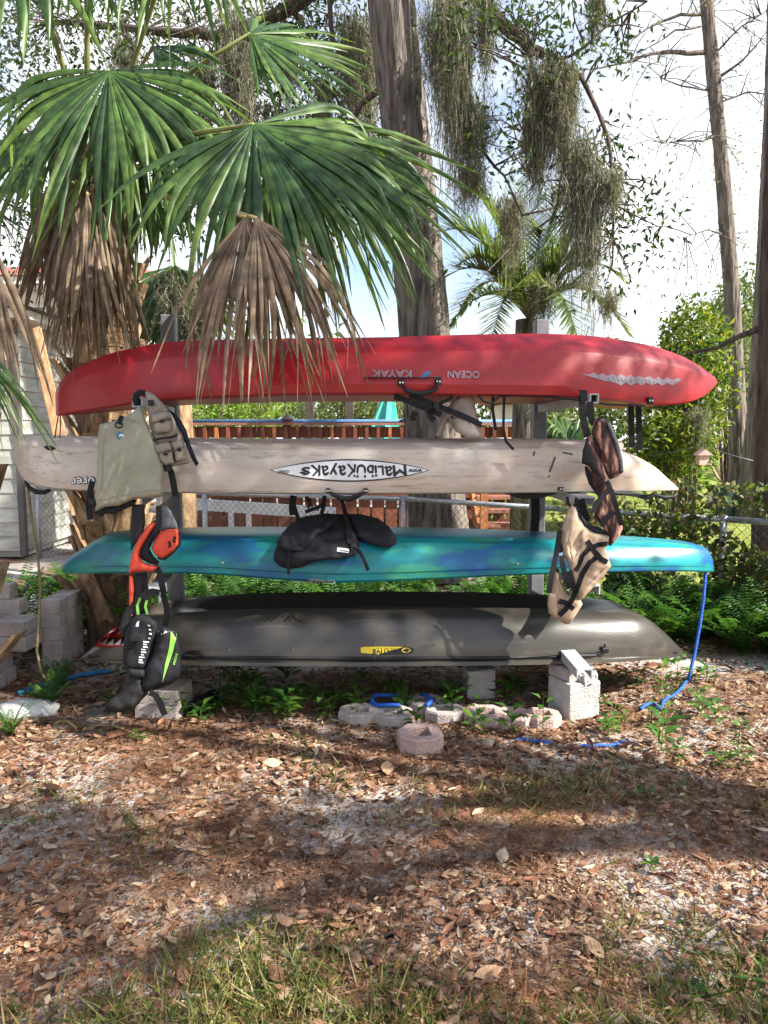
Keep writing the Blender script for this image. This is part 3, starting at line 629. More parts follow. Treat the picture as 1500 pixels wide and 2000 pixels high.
mb = MB(); mb.tube([hit(kr, x, min(y, 766), .035) for x, y in ps], [.007, .012, .013, .013, .013, .012, .007], 10); mb.build('carry_handle', 'rubber', kr, smooth=True)
clip(kr, 1267, 782, .032, .04, kr, name='deck_clip')
def cordset(parent, tip, tog, wid, wlen=None):
    a = Vector(tip); b = Vector(tog)
    for s_ in (-1, 1): mb = MB(); mb.tube([a + EU * .006 * s_, (a + b) / 2 + EU * .012 * s_, b + EU * .014 * s_], .003, 6); mb.build('cord', 'webbing', parent)
    mb = MB(); n_ = 9; mb.tube([b + EU * (wid * (i / (n_ - 1) - .5)) + Vector((0, 0, .012 * ((i / (n_ - 1) - .5) * 2) ** 2)) for i in range(n_)], [.006, .011, .013, .013, .013, .013, .013, .011, .006], 8); mb.build('toggle', 'rubber', parent, smooth=True)
cordset(kr, rpw(116, 812, -.49), rpw(110, 877, -.70), .115)
cordset(kr, rpw(1340, 781, -.5), rpw(1340, 801, -.5), .03)
for x0, x1, y1 in ((1232, 1236, 874), (1247, 1251, 880)):
    mb = MB(); mb.strap([rpw(x0, 786, -.62), rpw(x0 + 1, 830, -.62), rpw(x1 - 2, y1, -.62)], .034); mb.build('deck_strap', 'webbing', kr)
mb = MB(); mb.strap([rpw(985, 770, -.84), rpw(984, 800, -.86), rpw(983, 835, -.88), rpw(988, 862, -.90), rpw(1003, 878, -.91)], .014); mb.build('deck_strap', 'webbing', kr)
mb = MB(); mb.strap([rpw(963, 775, -.8), rpw(962, 800, -.8), rpw(968, 840, -.8)], .016); mb.build('deck_strap', 'webbing', kr)
mb = MB(); mb.tube([rpw(x, y, -.86) for x, y in ((930, 768), (945, 784), (960, 788), (975, 774), (1010, 772), (1060, 774), (1120, 780), (1190, 790), (1260, 793))], .006, 6); mb.build('deck_line', 'rubber', kr)
# white kayak: the long oval sticker, part of a model name, handle, loops, scupper rails
E_c = (683, 919)
ov = [(528, 918)] + [(528 + 310 * t, 918 - 21 * math.sin(math.pi * t) ** .85) for t in [i / 24 for i in range(1, 24)]] + [(838, 919)] + [(838 - 310 * t, 919 + 22 * math.sin(math.pi * t) ** .85) for t in [i / 24 for i in range(1, 24)]]
decal(kw, ov, 'black_print', kw, off=.002, step=12, name='sticker_edge')
iv = [(683 + (x - 683) * .982, 918.6 + (y - 918.6) * .86) for x, y in ov]
decal(kw, iv, 'white_print', kw, off=.0032, step=12, name='sticker')
xx = 794
for ch, wd, ht, dy in (('M', 27, 20, 0), ('a', 15, 18, 1), ('L', 12, 17, 0), ('i', 5, 20, 1), ('b', 14, 22, 1), ('U', 19, 24, 1), ('K', 18, 23, 0), ('a', 15, 18, 0), ('y', 16, 21, -3), ('a', 15, 18, 0), ('K', 19, 19, 0), ('s', 17, 14, 1)):
    lettering(ch, xx - wd / 2, 919 + dy, wd - 1.5, ht, 180 + random.uniform(-5, 5), on(kw, .0042), 'black_print', kw, .8)
    xx -= wd + 1.2
lettering('www', 811, 919, 26, 6, 180, on(kw, .0042), 'black_print', kw, .4)
lettering('.com', 555, 922, 22, 6, 180, on(kw, .0042), 'black_print', kw, .3)
lettering('orer', 163, 938, 46, 12, 179, on(kw, .003), 'black_print', kw, 1.6)
lettering('orer', 163, 938, 45, 11, 179, on(kw, .006), 'white_print', kw, .3)
mb = MB(); mb.tube([hit(kw, x, y, .03) for x, y in ((643, 957), (652, 961), (668, 963), (685, 963), (702, 961), (712, 956))], [.007, .012, .014, .014, .012, .007], 10); mb.build('carry_handle', 'rubber', kw, smooth=True)
for x in (641, 714): clip(kw, x, 956, .024, .024, kw)
mb = MB(); mb.tube([rpw(x, y, -.62) for x, y in ((50, 938), (56, 952), (70, 961), (86, 962), (98, 957))], [.007, .012, .013, .012, .008], 8); mb.build('grab_loop', 'rubber', kw, smooth=True)
mb = MB(); mb.tube([rpw(x, y, -.6) for x, y in ((1180, 958), (1240, 966), (1262, 972), (1278, 966), (1298, 972), (1316, 970), (1323, 963))], [.012, .012, .014, .010, .013, .013, .008], 8); mb.build('grab_loop', 'rubber', kw, smooth=True)
mb = MB(); mb.tube([rpw(x, y, -.75) for x, y in ((985, 962), (1020, 969), (1060, 966), (1100, 955), (1140, 956), (1185, 962), (1250, 966))], [.006, .016, .018, .014, .014, .014, .01], 8); mb.build('deck_rail', 'rubber', kw, smooth=True)
mb = MB(); mb.strap([rpw(x, y, -.4) for x, y in ((1045, 965), (1046, 1000), (1044, 1038))], .05, .01); mb.build('deck_strap', 'webbing', kw)
for x, y in ((1094, 953), (1192, 958)): clip(kw, x, y, .03, .02, kw, name='rail_clip')
# scratches gouged into the side of the white hull
for pts in ([(1085, 892), (1080, 905), (1074, 918), (1072, 932)], [(1045, 882), (1042, 890)], [(1100, 884), (1118, 888)]):
    mb = MB(); mb.strap([hit(kw, x + random.uniform(-1, 1), y, .001) for x, y in pts], .010, .001); mb.build('scrape_mark', 'dark_wood', kw)
# teal kayak: name below the gunwale, rivets
lettering('Dagger', 617, 1135, 74, 9, 180, on(kt, .004), 'pale_print', kt, .3)
for x, y in ((436, 1098), (1010, 1100)): clip(kt, x, y, .012, .012, kt, 'steel', .003, 'rivet')
cordset(kt, rpw(1222, 1120, -.47), rpw(1220, 1137, -.47), .03)
rp_ = MB(); pts = [(1381, 1092), (1378, 1120), (1374, 1170), (1367, 1220), (1357, 1275), (1350, 1305), (1344, 1330)]
rp_.tube([rpw(x, y, -.47 - .1 * i / 6) for i, (x, y) in enumerate(pts)], .010, 8); rp_.tube([rk(ue, -.47, 0) + Vector((0, 0, z1 + .01)) + Vector((math.cos(a) * .036, math.sin(a) * .085, 0)) for a in [i * .5 for i in range(14)]], .010, 6)
tag(rp_.build('hanging_rope', 'rope_blue', smooth=True), 'blue rope tied to the square end of the teal kayak and hanging to the ground', 'rope')
# olive kayak: rail, rivets, sticker, toothed mouth, rudder line
mb = MB(); ra = [(175, 1281), (300, 1283), (450, 1284), (700, 1286), (950, 1285), (1150, 1280), (1320, 1273)]
mb.tube([hit(ko, x, y, .006) for x, y in ra], .010, 6); mb.build('gunwale_rail', 'rubber', ko, smooth=True)
for x, y in ((448, 1270), (573, 1268), (733, 1259), (733, 1283), (834, 1259), (850, 1258)):
    p = hit(ko, x, y, .001); mb = MB(); mb.tube([p, p - EW * .004], .005, 8); mb.build('rivet', 'steel', ko)
yl = [(705, 1265), (712, 1263), (790, 1263), (807, 1267), (806, 1274), (798, 1277), (740, 1278), (706, 1275)]
decal(ko, [(755 + (x - 755) * 1.03, 1270 + (y - 1270) * 1.2) for x, y in yl], 'black_print', ko, off=.002, step=8); decal(ko, [(x - 1, y) for x, y in yl if x < 795] + [(778, 1278), (780, 1263)][:0], 'yellow_print', ko, off=.0032, step=8)
lettering('NATIVE', 752, 1272.5, 50, 8, 180, on(ko, .0042), 'black_print', ko, .4); lettering('WATERCRAFT', 752, 1266, 44, 3.6, 180, on(ko, .0042), 'black_print', ko)
decal(ko, ellipse(793, 1270, 9, 5, 16), 'yellow_print', ko, off=.0042, step=5); decal(ko, [(786, 1270), (794, 1266), (803, 1268), (796, 1271), (803, 1273), (793, 1274)], 'black_print', ko, off=.005, step=5)
mo = decal(ko, [(184, 1263), (196, 1250), (208, 1238), (222, 1227), (246, 1222), (262, 1224), (262, 1262), (225, 1263)], 'red_print', ko, off=.002, step=6, name='mouth_decal')
decal(ko, [(190, 1260), (202, 1247), (246, 1243), (260, 1246), (260, 1259)], 'black_print', mo, off=.0032, step=6, name='mouth_gap')
for tri in ([(192, 1260), (212, 1247), (208, 1260)], [(209, 1260), (224, 1248), (222, 1260)], [(223, 1260), (238, 1248), (236, 1260)], [(238, 1260), (252, 1249), (250, 1260)], [(208, 1239), (224, 1227), (236, 1228), (220, 1234)], [(230, 1240), (240, 1229), (250, 1231)]):
    decal(ko, tri, 'white_print', mo, off=.0045, step=6, name='tooth')
mb = MB(); mb.tube([hit(ko, x, y, .012) for x, y in ((1010, 1284), (1060, 1280), (1110, 1276), (1145, 1273), (1178, 1270))], .003, 6); mb.build('rudder_line', 'rubber', ko)
p = hit(ko, 1111, 1276, .014); mb = MB(); mb.tube([p, p - EW * .012], .012, 12); mb.build('pulley', 'steel', ko)
mb = MB(); p = hit(ko, 1179, 1269, .012); mb.box(p, (.04, .03, .03), RM, bev=.006); mb.tube([p, p + Vector((0, 0, .035))], [.012, .004], 6); mb.build('cleat', 'rubber', ko)
mb = MB(); mb.tube([hit(ko, x, y, .012) for x, y in ((360, 1276), (375, 1270), (392, 1271), (398, 1279), (380, 1281), (362, 1280))], .006, 6); mb.build('cord_bundle', 'rubber', ko)
# ------------------------------------------------------------ soft gear: padded panels from outlines, with real thickness
def puff(poly, w, front=.03, back=.02, rpx=16, step=7, wr=.006, wscale=9, m='black_cloth', parent=None, name='panel', guard=None, sm=40):
    # w: rack depth of the panel, a number or a function of the pixel
    P, T, D = fill(poly, step); wf = w if callable(w) else (lambda x, y: w); mb = MB(); fr = []; bk = []; n = len(P); idx = {}
    sd_ = random.random() * 50
    for i, p in enumerate(P):
        base = rpw(p.x, p.y, wf(p.x, p.y)); d = ray(p.x, p.y).normalized()
        t = min(D[i] / rpx, 1.0); b = math.sqrt(max(0, 1 - (1 - t) ** 2))
        wv = noise.noise(Vector((p.x / 26.0 * wscale / 9, p.y / 30.0 * wscale / 9, sd_))) * wr * min(1, D[i] / 8) + noise.noise(Vector((p.x / 8.0, p.y / 12.0, sd_ + 9))) * wr * .45 * min(1, D[i] / 8) + (abs(noise.noise(Vector(((p.x * .8 + p.y * .5) / 14.0, (p.y * .8 - p.x * .5) / 46.0, sd_ + 3)))) - .2) * wr * 1.1 * min(1, D[i] / 6)
        if guard is not None:
            h_, nn, ii, dist = KBVH[guard.name].ray_cast(CAM, d)
            if h_ is not None and (base - CAM).length > dist - .02: base = CAM + d * (dist - .02)
        fr.append(base - d * (front * b + wv)); bk.append(base + d * (back * b) if D[i] > 0 else None)
    vs = fr[:]; bi = []
    for i in range(n):
        if bk[i] is None: bi.append(i)
        else: bi.append(len(vs)); vs.append(bk[i])
    mb.add(vs, T + [tuple(bi[k] for k in f)[::-1] for f in T])
    o = mb.build(name, m, parent, smooth=True)
    bm = bmesh.new(); bm.from_mesh(o.data); bmesh.ops.recalc_face_normals(bm, faces=bm.faces); bm.to_mesh(o.data); bm.free(); return o
def web(pts, w, wd, m='webbing', parent=None, name='strap', th=.004):
    wf = w if callable(w) else (lambda x, y: w); mb = MB(); mb.strap([rpw(x, y, wf(x, y)) for x, y in pts], wd, th); return mb.build(name, m, parent)
def cordpx(pts, w, r, m='webbing', parent=None, name='cord'):
    wf = w if callable(w) else (lambda x, y: w); mb = MB(); mb.tube([rpw(x, y, wf(x, y)) for x, y in pts], r, 6); return mb.build(name, m, parent, smooth=True)
def buckle(x, y, w, wd, ht, parent, m='rubber', name='buckle'):
    mb = MB(); mb.box(rpw(x, y, w), (wd, .014, ht), RM, bev=.003); return mb.build(name, m, parent)

# sage green life vest
W = -1.03
v1 = thing('life_vest', 'plain sage green life vest with a small blue wave emblem, hung from the top arm', 'life vest', rpw(250, 1000, W), RT)
puff([(275, 793), (268, 796), (258, 806), (243, 815), (222, 822), (194, 829), (191, 850), (191, 885), (190, 920), (187, 950), (184, 972), (188, 985), (184, 1001), (206, 990), (232, 988), (262, 975), (316, 970), (319, 960), (318, 945), (320, 915), (314, 895), (306, 870), (297, 848), (286, 823), (278, 802)], W, .032, .02, 12, 5, .011, 5, 'sage_cloth', v1, 'back_panel')
puff([(184, 1001), (206, 990), (232, 988), (262, 975), (268, 978), (255, 990), (225, 1003), (205, 1004), (198, 1010), (190, 1004)], W + .03, .012, .02, 8, 5, .004, 9, 'black_cloth', v1, 'lining')
web([(238, 812), (235, 820), (232, 828)], W - .052, .022, parent=v1)
mb = MB(); c = rpw(232, 830, W - .06); mb.tube([c + EU * .016 * math.cos(a) + Vector((0, 0, .014 * math.sin(a))) for a in [i * math.pi / 6 for i in range(13)]], .004, 6); mb.build('ring', 'rubber', v1)
def on_w(w): return lambda x, y, i=0: rpw(x, y, w)
def onobj(o, off=.002):
    # drop a pixel onto a finished part (its mesh is in the frame of its parent)
    me = o.data; M = XF[o.name]; bv = BVHTree.FromPolygons([M @ v.co for v in me.vertices], [tuple(p.vertices) for p in me.polygons])
    def f(x, y, i=0):
        d = ray(x, y).normalized(); p, nn, k, dist = bv.ray_cast(CAM, d)
        return (CAM + d * (dist - off - .0003 * i)) if p is not None else rpw(x, y, -1.0)
    return f
def patch(f, poly, m, parent, name, step=6):
    P, T, D = fill(poly, step); mb = MB(); mb.add([f(p.x, p.y) for p in P], T); return mb.build(name, m, parent, smooth=True)
f1 = onobj([c for c in v1.children if c.name.startswith('back_panel')][0], .003)
patch(f1, [(227, 850), (228, 846), (233, 843), (240, 844), (236, 847), (243, 850), (241, 854), (236, 852), (234, 855), (234, 860), (229, 856)], 'blue_print', v1, 'emblem', 4)
patch(lambda x, y: f1(x, y) - Vector((0, .002, 0)), [(233, 849), (237, 847), (243, 850), (241, 854), (237, 851), (233, 854)], 'white_print', v1, 'emblem_wave', 4)
def seam(f, pts, parent, wd=.004, m='khaki_cloth'):
    pp = []
    for (xa, ya), (xb, yb) in zip(pts, pts[1:]):
        for k in range(5): pp.append(f(xa + (xb - xa) * k / 5, ya + (yb - ya) * k / 5))
    mb = MB(); mb.strap(pp, wd, .003); mb.build('seam', m, parent)
seam(f1, [(190, 978), (215, 972), (250, 965), (290, 958), (315, 957)], v1); seam(f1, [(246, 818), (262, 822), (280, 830)], v1); seam(f1, [(204, 832), (200, 880), (199, 930), (195, 970)], v1)
for pts, wd in (([(181, 940), (177, 955), (176, 970), (174, 990), (176, 1015)], .028), ([(186, 972), (180, 976), (177, 985)], .03)): web(pts, W + .02, wd, parent=v1)
buckle(180, 980, W, .03, .035, v1)
# khaki fishing vest
W2 = -1.0
v2 = thing('fishing_vest', 'khaki fishing vest with flap pockets and black trim beside the sage vest', 'life vest', rpw(340, 912, W2), RT)
q = puff([(283, 765), (291, 765), (303, 772), (318, 787), (331, 803), (342, 822), (352, 845), (364, 875), (372, 896), (368, 906), (352, 908), (335, 912), (320, 911), (315, 892), (305, 870), (297, 850), (291, 825), (289, 800), (286, 780)], W2, .028, .02, 9, 5, .012, 9, 'khaki_cloth', v2, 'front_panel')
def pocket(poly, flap, parent, w):
    p = puff(poly, w, .03, .005, 8, 5, .006, 9, 'khaki_cloth', parent, 'pocket'); puff(flap, w - .022, .012, .004, 5, 5, .002, 9, 'khaki_cloth', p, 'flap'); return p
p = pocket([(298, 824), (334, 818), (338, 838), (330, 846), (306, 849), (299, 840)], [(294, 809), (330, 801), (334, 816), (297, 828)], v2, W2 - .03); buckle(316, 823, W2 - .07, .02, .012, v2, name='tab')
p = pocket([(304, 882), (338, 878), (342, 905), (324, 910), (312, 902)], [(301, 868), (334, 861), (337, 880), (306, 888)], v2, W2 - .03); buckle(323, 887, W2 - .07, .02, .012, v2, name='tab')
p = pocket([(338, 878), (359, 873), (365, 898), (342, 905)], [(333, 863), (357, 857), (360, 874), (338, 881)], v2, W2 - .028); buckle(350, 879, W2 - .066, .02, .012, v2, name='tab')
web([(299, 860), (315, 856), (335, 854), (344, 851), (345, 847)], W2 - .05, .010, parent=v2, name='zip')
buckle(295, 787, W2 - .042, .026, .028, v2)
puff([(318, 785), (331, 801), (342, 808), (352, 818), (364, 840), (372, 868), (382, 892), (388, 905), (383, 911), (374, 896), (364, 872), (352, 843), (342, 820)], W2 + .01, .02, .01, 6, 5, .004, 9, 'navy_cloth', v2, 'side_panel')
cordpx([(283, 768), (274, 766), (266, 772), (264, 780), (268, 790)], W2 + .02, .016, 'black_cloth', v2, 'shoulder_strap')
web([(313, 912), (322, 914), (330, 912), (334, 922), (338, 940), (343, 970)], W2 - .01, .03, parent=v2); buckle(328, 915, W2 - .02, .035, .03, v2)
# coral vest
W3 = -1.0
v3 = thing('paddling_vest', 'coral red and black paddling vest draped over the second arm', 'life vest', rpw(290, 1230, W3), RT)
puff([(303, 1016), (306, 1022), (290, 1045), (276, 1070), (272, 1085), (280, 1098), (300, 1104), (311, 1102), (300, 1118), (270, 1117), (258, 1120), (262, 1150), (258, 1190), (262, 1215), (256, 1210), (252, 1180), (252, 1140), (252, 1110), (257, 1082), (270, 1052), (290, 1025)], W3, .03, .015, 9, 5, .006, 9, 'coral_cloth', v3, 'front_panel')
puff([(302, 1022), (312, 1020), (313, 1040), (300, 1055), (292, 1072), (300, 1086), (311, 1097), (309, 1104), (290, 1100), (272, 1090), (271, 1078), (282, 1055)], W3 + .01, .02, .015, 8, 5, .005, 9, 'black_cloth', v3, 'lining')
puff([(313, 1038), (326, 1034), (347, 1033), (350, 1045), (349, 1063), (338, 1078), (322, 1090), (312, 1091), (302, 1083), (295, 1071), (302, 1056)], W3 - .01, .045, .02, 12, 5, .010, 9, 'coral_cloth', v3, 'side_panel')
web([(350, 1040), (352, 1062), (339, 1079), (322, 1092), (308, 1090)], W3 - .02, .012, parent=v3, name='piping')
for pts in ([(330, 1057), (332, 1064), (331, 1070)], [(342, 1048), (340, 1055), (341, 1060)]): web(pts, W3 - .075, .012, parent=v3, name='slot')
puff([(258, 985), (282, 985), (284, 1020), (278, 1050), (266, 1060), (256, 1075), (254, 1040)], W3 + .015, .015, .01, 7, 5, .006, 9, 'mesh_cloth', v3, 'shoulder_mesh')
puff([(311, 988), (325, 988), (336, 1000), (345, 1022), (348, 1034), (313, 1037)], W3 + .05, .015, .015, 8, 5, .006, 9, 'grey_cloth', v3, 'back_panel')
web([(310, 988), (310, 1010), (309, 1025), (300, 1050)], W3 - .005, .026, parent=v3)
puff([(262, 1120), (285, 1120), (284, 1150), (278, 1180), (268, 1205), (260, 1215), (258, 1180)], W3 + .02, .015, .01, 6, 5, .006, 9, 'mesh_cloth', v3, 'mesh_panel')
web([(306, 1108), (312, 1120), (316, 1140), (320, 1160)], W3, .03, parent=v3); web([(282, 1118), (284, 1140), (287, 1158)], W3, .022, parent=v3)
# black vest with print
W4 = -1.01
v4 = thing('black_vest', 'black vest with white print hanging from the third arm on the left', 'life vest', rpw(270, 1312, W4), RT)
puff([(272, 1160), (282, 1158), (290, 1170), (286, 1195), (272, 1200), (256, 1225), (240, 1250), (232, 1230), (240, 1200), (252, 1180), (262, 1170)], W4 + .02, .02, .015, 8, 5, .008, 9, 'mesh_cloth', v4, 'mesh_back')
q4 = puff([(268, 1201), (280, 1199), (295, 1205), (308, 1215), (310, 1228), (305, 1250), (298, 1275), (288, 1300), (280, 1311), (262, 1313), (246, 1310), (239, 1296), (240, 1265), (245, 1235), (255, 1212)], W4 - .02, .05, .03, 12, 5, .012, 9, 'black_cloth', v4, 'front_panel')
f4 = onobj(q4)
for x, y in ((291, 1222), (293, 1230), (294, 1238), (292, 1247)): patch(f4, [(x - 2.5, y - 2), (x + 2.5, y - 1), (x + 2, y + 2), (x - 2.5, y + 1)], 'white_print', v4, 'print', 4)
for i in range(9):
    a = (286 - i * 1.4, 1252 + i * 5); patch(f4, [(a[0] - 6 + (i % 3), a[1]), (a[0] + 5 - (i % 2) * 3, a[1] + 1), (a[0] + 5 - (i % 2) * 3, a[1] + 3.4), (a[0] - 6 + (i % 3), a[1] + 2.6)], 'white_print', v4, 'print', 4)
patch(f4, [(267, 1216), (272, 1212), (270, 1224), (265, 1223)], 'white_print', v4, 'print', 4)
web([(274, 1168), (268, 1182), (270, 1200)], W4 - .01, .012, 'lime', v4, 'piping'); web([(287, 1172), (284, 1185), (288, 1200)], W4 - .01, .012, 'lime', v4, 'piping')
web([(276, 1166), (285, 1158), (298, 1155), (312, 1158)], W4 - .03, .03, parent=v4)
puff([(306, 1218), (312, 1235), (310, 1250), (304, 1270), (299, 1285), (296, 1280), (304, 1250)], W4 + .0, .02, .01, 5, 4, .002, 9, 'khaki_cloth', v4, 'side_panel')
buckle(266, 1246, W4 - .09, .05, .03, v4)
# pack with the lime stripe
W5 = -1.05
v5 = thing('paddling_pack', 'black padded paddling vest with a lime green stripe standing on the concrete paver', 'life vest', rpw(310, 1352, W5), RT)
q5 = puff([(312, 1228), (322, 1223), (333, 1226), (345, 1231), (351, 1245), (354, 1275), (355, 1305), (352, 1322), (335, 1336), (310, 1345), (290, 1351), (276, 1348), (274, 1330), (283, 1305), (296, 1280), (306, 1255)], W5, .06, .04, 14, 5, .014, 9, 'black_cloth', v5, 'body')
f5 = onobj(q5)
patch(f5, [(334, 1233), (346, 1231), (345, 1243), (338, 1272), (327, 1305), (317, 1333), (322, 1300), (331, 1262)], 'lime', v5, 'stripe')
patch(f5, [(314, 1233), (330, 1225), (332, 1232), (315, 1240)], 'white_print', v5, 'label_band')
lettering('MOCKE', 342.5, 1287, 22, 4, -76, f5, 'lime', v5, .2)
web([(322, 1224), (326, 1205), (326, 1190), (322, 1172), (318, 1160)], W5 + .02, .028, parent=v5)
puff([(246, 1313), (280, 1313), (284, 1340), (290, 1354), (276, 1368), (262, 1386), (240, 1392), (214, 1391), (206, 1382), (212, 1370), (236, 1350), (244, 1330)], W5 + .02, .06, .05, 16, 6, .016, 9, 'mesh_cloth', v5, 'lower_mesh')
puff([(250, 1306), (282, 1308), (283, 1322), (270, 1326), (252, 1322)], W5 - .04, .02, .02, 6, 5, .004, 9, 'black_cloth', v5, 'waist_band')
web([(292, 1352), (304, 1358), (312, 1372), (317, 1385), (322, 1396)], W5 - .05, .03, parent=v5)
web([(215, 1384), (195, 1388), (180, 1392), (163, 1394)], W5 + .0, .03, parent=v5)
# camouflage vest, right
W6 = -1.02
v6 = thing('camouflage_vest', 'brown camouflage vest with mesh shoulders hung from the top arm on the right', 'life vest', rpw(1190, 1066, W6), RT)
web([(1136, 772), (1137, 800), (1141, 830), (1148, 852)], W6 + .0, .036, 'mesh_cloth', v6, 'shoulder_mesh'); web([(1152, 785), (1153, 812), (1158, 825), (1170, 822)], W6 + .03, .036, 'mesh_cloth', v6, 'shoulder_mesh')
web([(1132, 768), (1140, 766), (1141, 784)], W6 - .01, .036, parent=v6)
puff([(1160, 822), (1170, 814), (1182, 817), (1192, 832), (1203, 860), (1214, 900), (1217, 922), (1205, 932), (1190, 937), (1182, 920), (1172, 895), (1160, 865), (1155, 845)], W6 + .02, .06, .03, 16, 6, .012, 9, 'camo', v6, 'back_panel')
puff([(1182, 817), (1192, 826), (1206, 858), (1217, 900), (1218, 922), (1213, 926), (1209, 900), (1199, 862), (1188, 836)], W6 - .022, .018, .02, 4, 4, .003, 9, 'grey_cloth', v6, 'side_panel')
puff([(1147, 846), (1153, 850), (1164, 872), (1176, 900), (1186, 930), (1192, 960), (1190, 985), (1172, 985), (1164, 955), (1152, 925), (1143, 905), (1141, 880)], W6 - .01, .04, .02, 12, 6, .012, 9, 'camo', v6, 'front_panel')
puff([(1146, 856), (1138, 880), (1136, 905), (1150, 910), (1162, 925), (1168, 905), (1158, 880)], W6 - .045, .012, .006, 8, 5, .006, 9, 'mesh_cloth', v6, 'mesh_pocket')
puff([(1142, 910), (1152, 915), (1166, 945), (1174, 970), (1166, 968), (1150, 945), (1143, 925)], W6 + .01, .02, .01, 6, 5, .005, 9, 'black_cloth', v6, 'lining')
puff([(1170, 958), (1190, 958), (1200, 985), (1210, 1012), (1217, 1032), (1210, 1046), (1200, 1058), (1193, 1067), (1187, 1064), (1188, 1046), (1176, 1030), (1160, 1008), (1164, 985)], W6 - .02, .045, .03, 14, 6, .016, 9, 'camo', v6, 'lower_panel')
for pts in ([(1190, 955), (1178, 968), (1166, 982), (1158, 1000)], [(1200, 1000), (1190, 1006), (1180, 1018), (1176, 1028)], [(1185, 940), (1196, 965), (1206, 1000), (1214, 1026)]): web(pts, W6 - .075, .026, parent=v6)
# tan vest, right
W7 = -1.03
v7 = thing('tan_vest', 'dirty tan life vest with crossed black straps hung from the second arm', 'life vest', rpw(1110, 1222, W7), RT)
puff([(1112, 992), (1118, 986), (1124, 992), (1130, 1008), (1142, 1028), (1160, 1040), (1192, 1046), (1190, 1058), (1182, 1072), (1194, 1106), (1180, 1125), (1158, 1148), (1136, 1172), (1128, 1170), (1120, 1150), (1112, 1118), (1110, 1102), (1100, 1085), (1094, 1060), (1096, 1035), (1104, 1010)], W7 - .02, .038, .03, 12, 5, .022, 9, 'tan_cloth', v7, 'back_panel')
puff([(1086, 1108), (1092, 1112), (1098, 1140), (1108, 1160), (1122, 1158), (1134, 1172), (1138, 1180), (1126, 1200), (1112, 1219), (1102, 1219), (1092, 1211), (1074, 1200), (1070, 1184), (1072, 1160), (1078, 1140)], W7, .04, .03, 14, 6, .016, 9, 'tan_cloth', v7, 'front_panel')
puff([(1071, 1158), (1085, 1160), (1091, 1172), (1091, 1205), (1086, 1210), (1072, 1198), (1069, 1180)], W7 - .045, .018, .01, 6, 5, .004, 9, 'tan_cloth', v7, 'pocket')
puff([(1124, 988), (1132, 992), (1138, 1010), (1150, 1024), (1170, 1030), (1188, 1040), (1191, 1046), (1160, 1041), (1142, 1029), (1130, 1008)], W7 - .02, .012, .03, 6, 5, .004, 9, 'navy_cloth', v7, 'lining')
web([(1132, 975), (1138, 1000), (1144, 1020)], W7 + .03, .05, 'black_cloth', v7, 'shoulder_strap')
cordpx([(1108, 970), (1110, 985), (1117, 992)], W7, .008, parent=v7); cordpx([(1126, 972), (1124, 985), (1118, 992)], W7, .008, parent=v7)
fb = onobj([c for c in v7.children if c.name.startswith('back_panel')][0], .006)
def webon(pts, wd, name='strap'):
    mb = MB(); pp = []
    for (x0, y0), (x1, y1) in zip(pts, pts[1:]):
        for k in range(4): pp.append(fb(x0 + (x1 - x0) * k / 4, y0 + (y1 - y0) * k / 4))
    pp.append(fb(*pts[-1])); mb.strap(pp, wd, .004); mb.build(name, 'webbing', v7)
seam(fb, [(1118, 996), (1116, 1030), (1114, 1065), (1120, 1100)], v7); seam(fb, [(1140, 1034), (1134, 1060), (1126, 1090)], v7); seam(fb, [(1186, 1106), (1168, 1124), (1146, 1146)], v7)
webon([(1147, 1056), (1160, 1076), (1174, 1092), (1186, 1098)], .026); webon([(1186, 1062), (1168, 1064), (1150, 1072), (1136, 1090), (1124, 1115)], .024); webon([(1172, 1084), (1152, 1098), (1138, 1120), (1128, 1148)], .024)
for pts in ([(1094, 1035), (1090, 1060), (1086, 1085), (1078, 1120), (1072, 1158)], [(1096, 1085), (1100, 1110), (1106, 1130), (1112, 1150)], [(1112, 1115), (1118, 1140), (1124, 1160)], [(1128, 1148), (1118, 1170), (1105, 1190), (1092, 1202)], [(1092, 1174), (1106, 1178), (1120, 1190)]): web(pts, W7 - .06, .026, parent=v7)
buckle(1092, 1070, W7 - .03, .03, .05, v7)
# seats clipped to the upturned decks
ks = thing('folding_backband', 'black folding kayak seat hanging below the white kayak onto the teal hull', 'kayak seat', rpw(640, 1100, -.85), RT)
def ws_(x, y): return -.56 - max(0, min(1, (y - 1005) / 85)) * .33
puff([(536, 1080), (542, 1062), (556, 1040), (570, 1022), (600, 1008), (640, 1003), (672, 1004), (690, 1020), (700, 1050), (702, 1072), (694, 1086), (670, 1092), (640, 1093), (612, 1098), (590, 1108), (565, 1112), (546, 1106), (534, 1094)], ws_, .035, .015, 14, 6, .02, 9, 'black_cloth', ks, 'seat_pad', guard=kt)
puff([(540, 1060), (552, 1040), (568, 1022), (596, 1008), (640, 1002), (664, 1010), (650, 1030), (622, 1046), (606, 1062), (590, 1076), (566, 1078), (550, 1072)], lambda x, y: ws_(x, y) - .05, .045, .03, 16, 6, .045, 14, 'black_cloth', ks, 'backrest', guard=kt)
puff([(676, 1003), (705, 1004), (738, 1012), (760, 1028), (774, 1050), (774, 1062), (762, 1070), (740, 1068), (715, 1060), (698, 1050), (688, 1030)], lambda x, y: ws_(x, y) - .01, .05, .03, 16, 6, .008, 9, 'black_cloth', ks, 'thigh_pad', guard=kt)
fs_ = onobj([c for c in ks.children if c.name.startswith('seat_pad')][0], .004)
patch(fs_, [(659, 1069), (682, 1072), (681, 1080), (658, 1077)], 'white_print', ks, 'label'); patch(lambda x, y: fs_(x, y) - Vector((0, .002, 0)), [(661, 1073), (680, 1076), (680, 1078), (661, 1075)], 'black_print', ks, 'label_print')
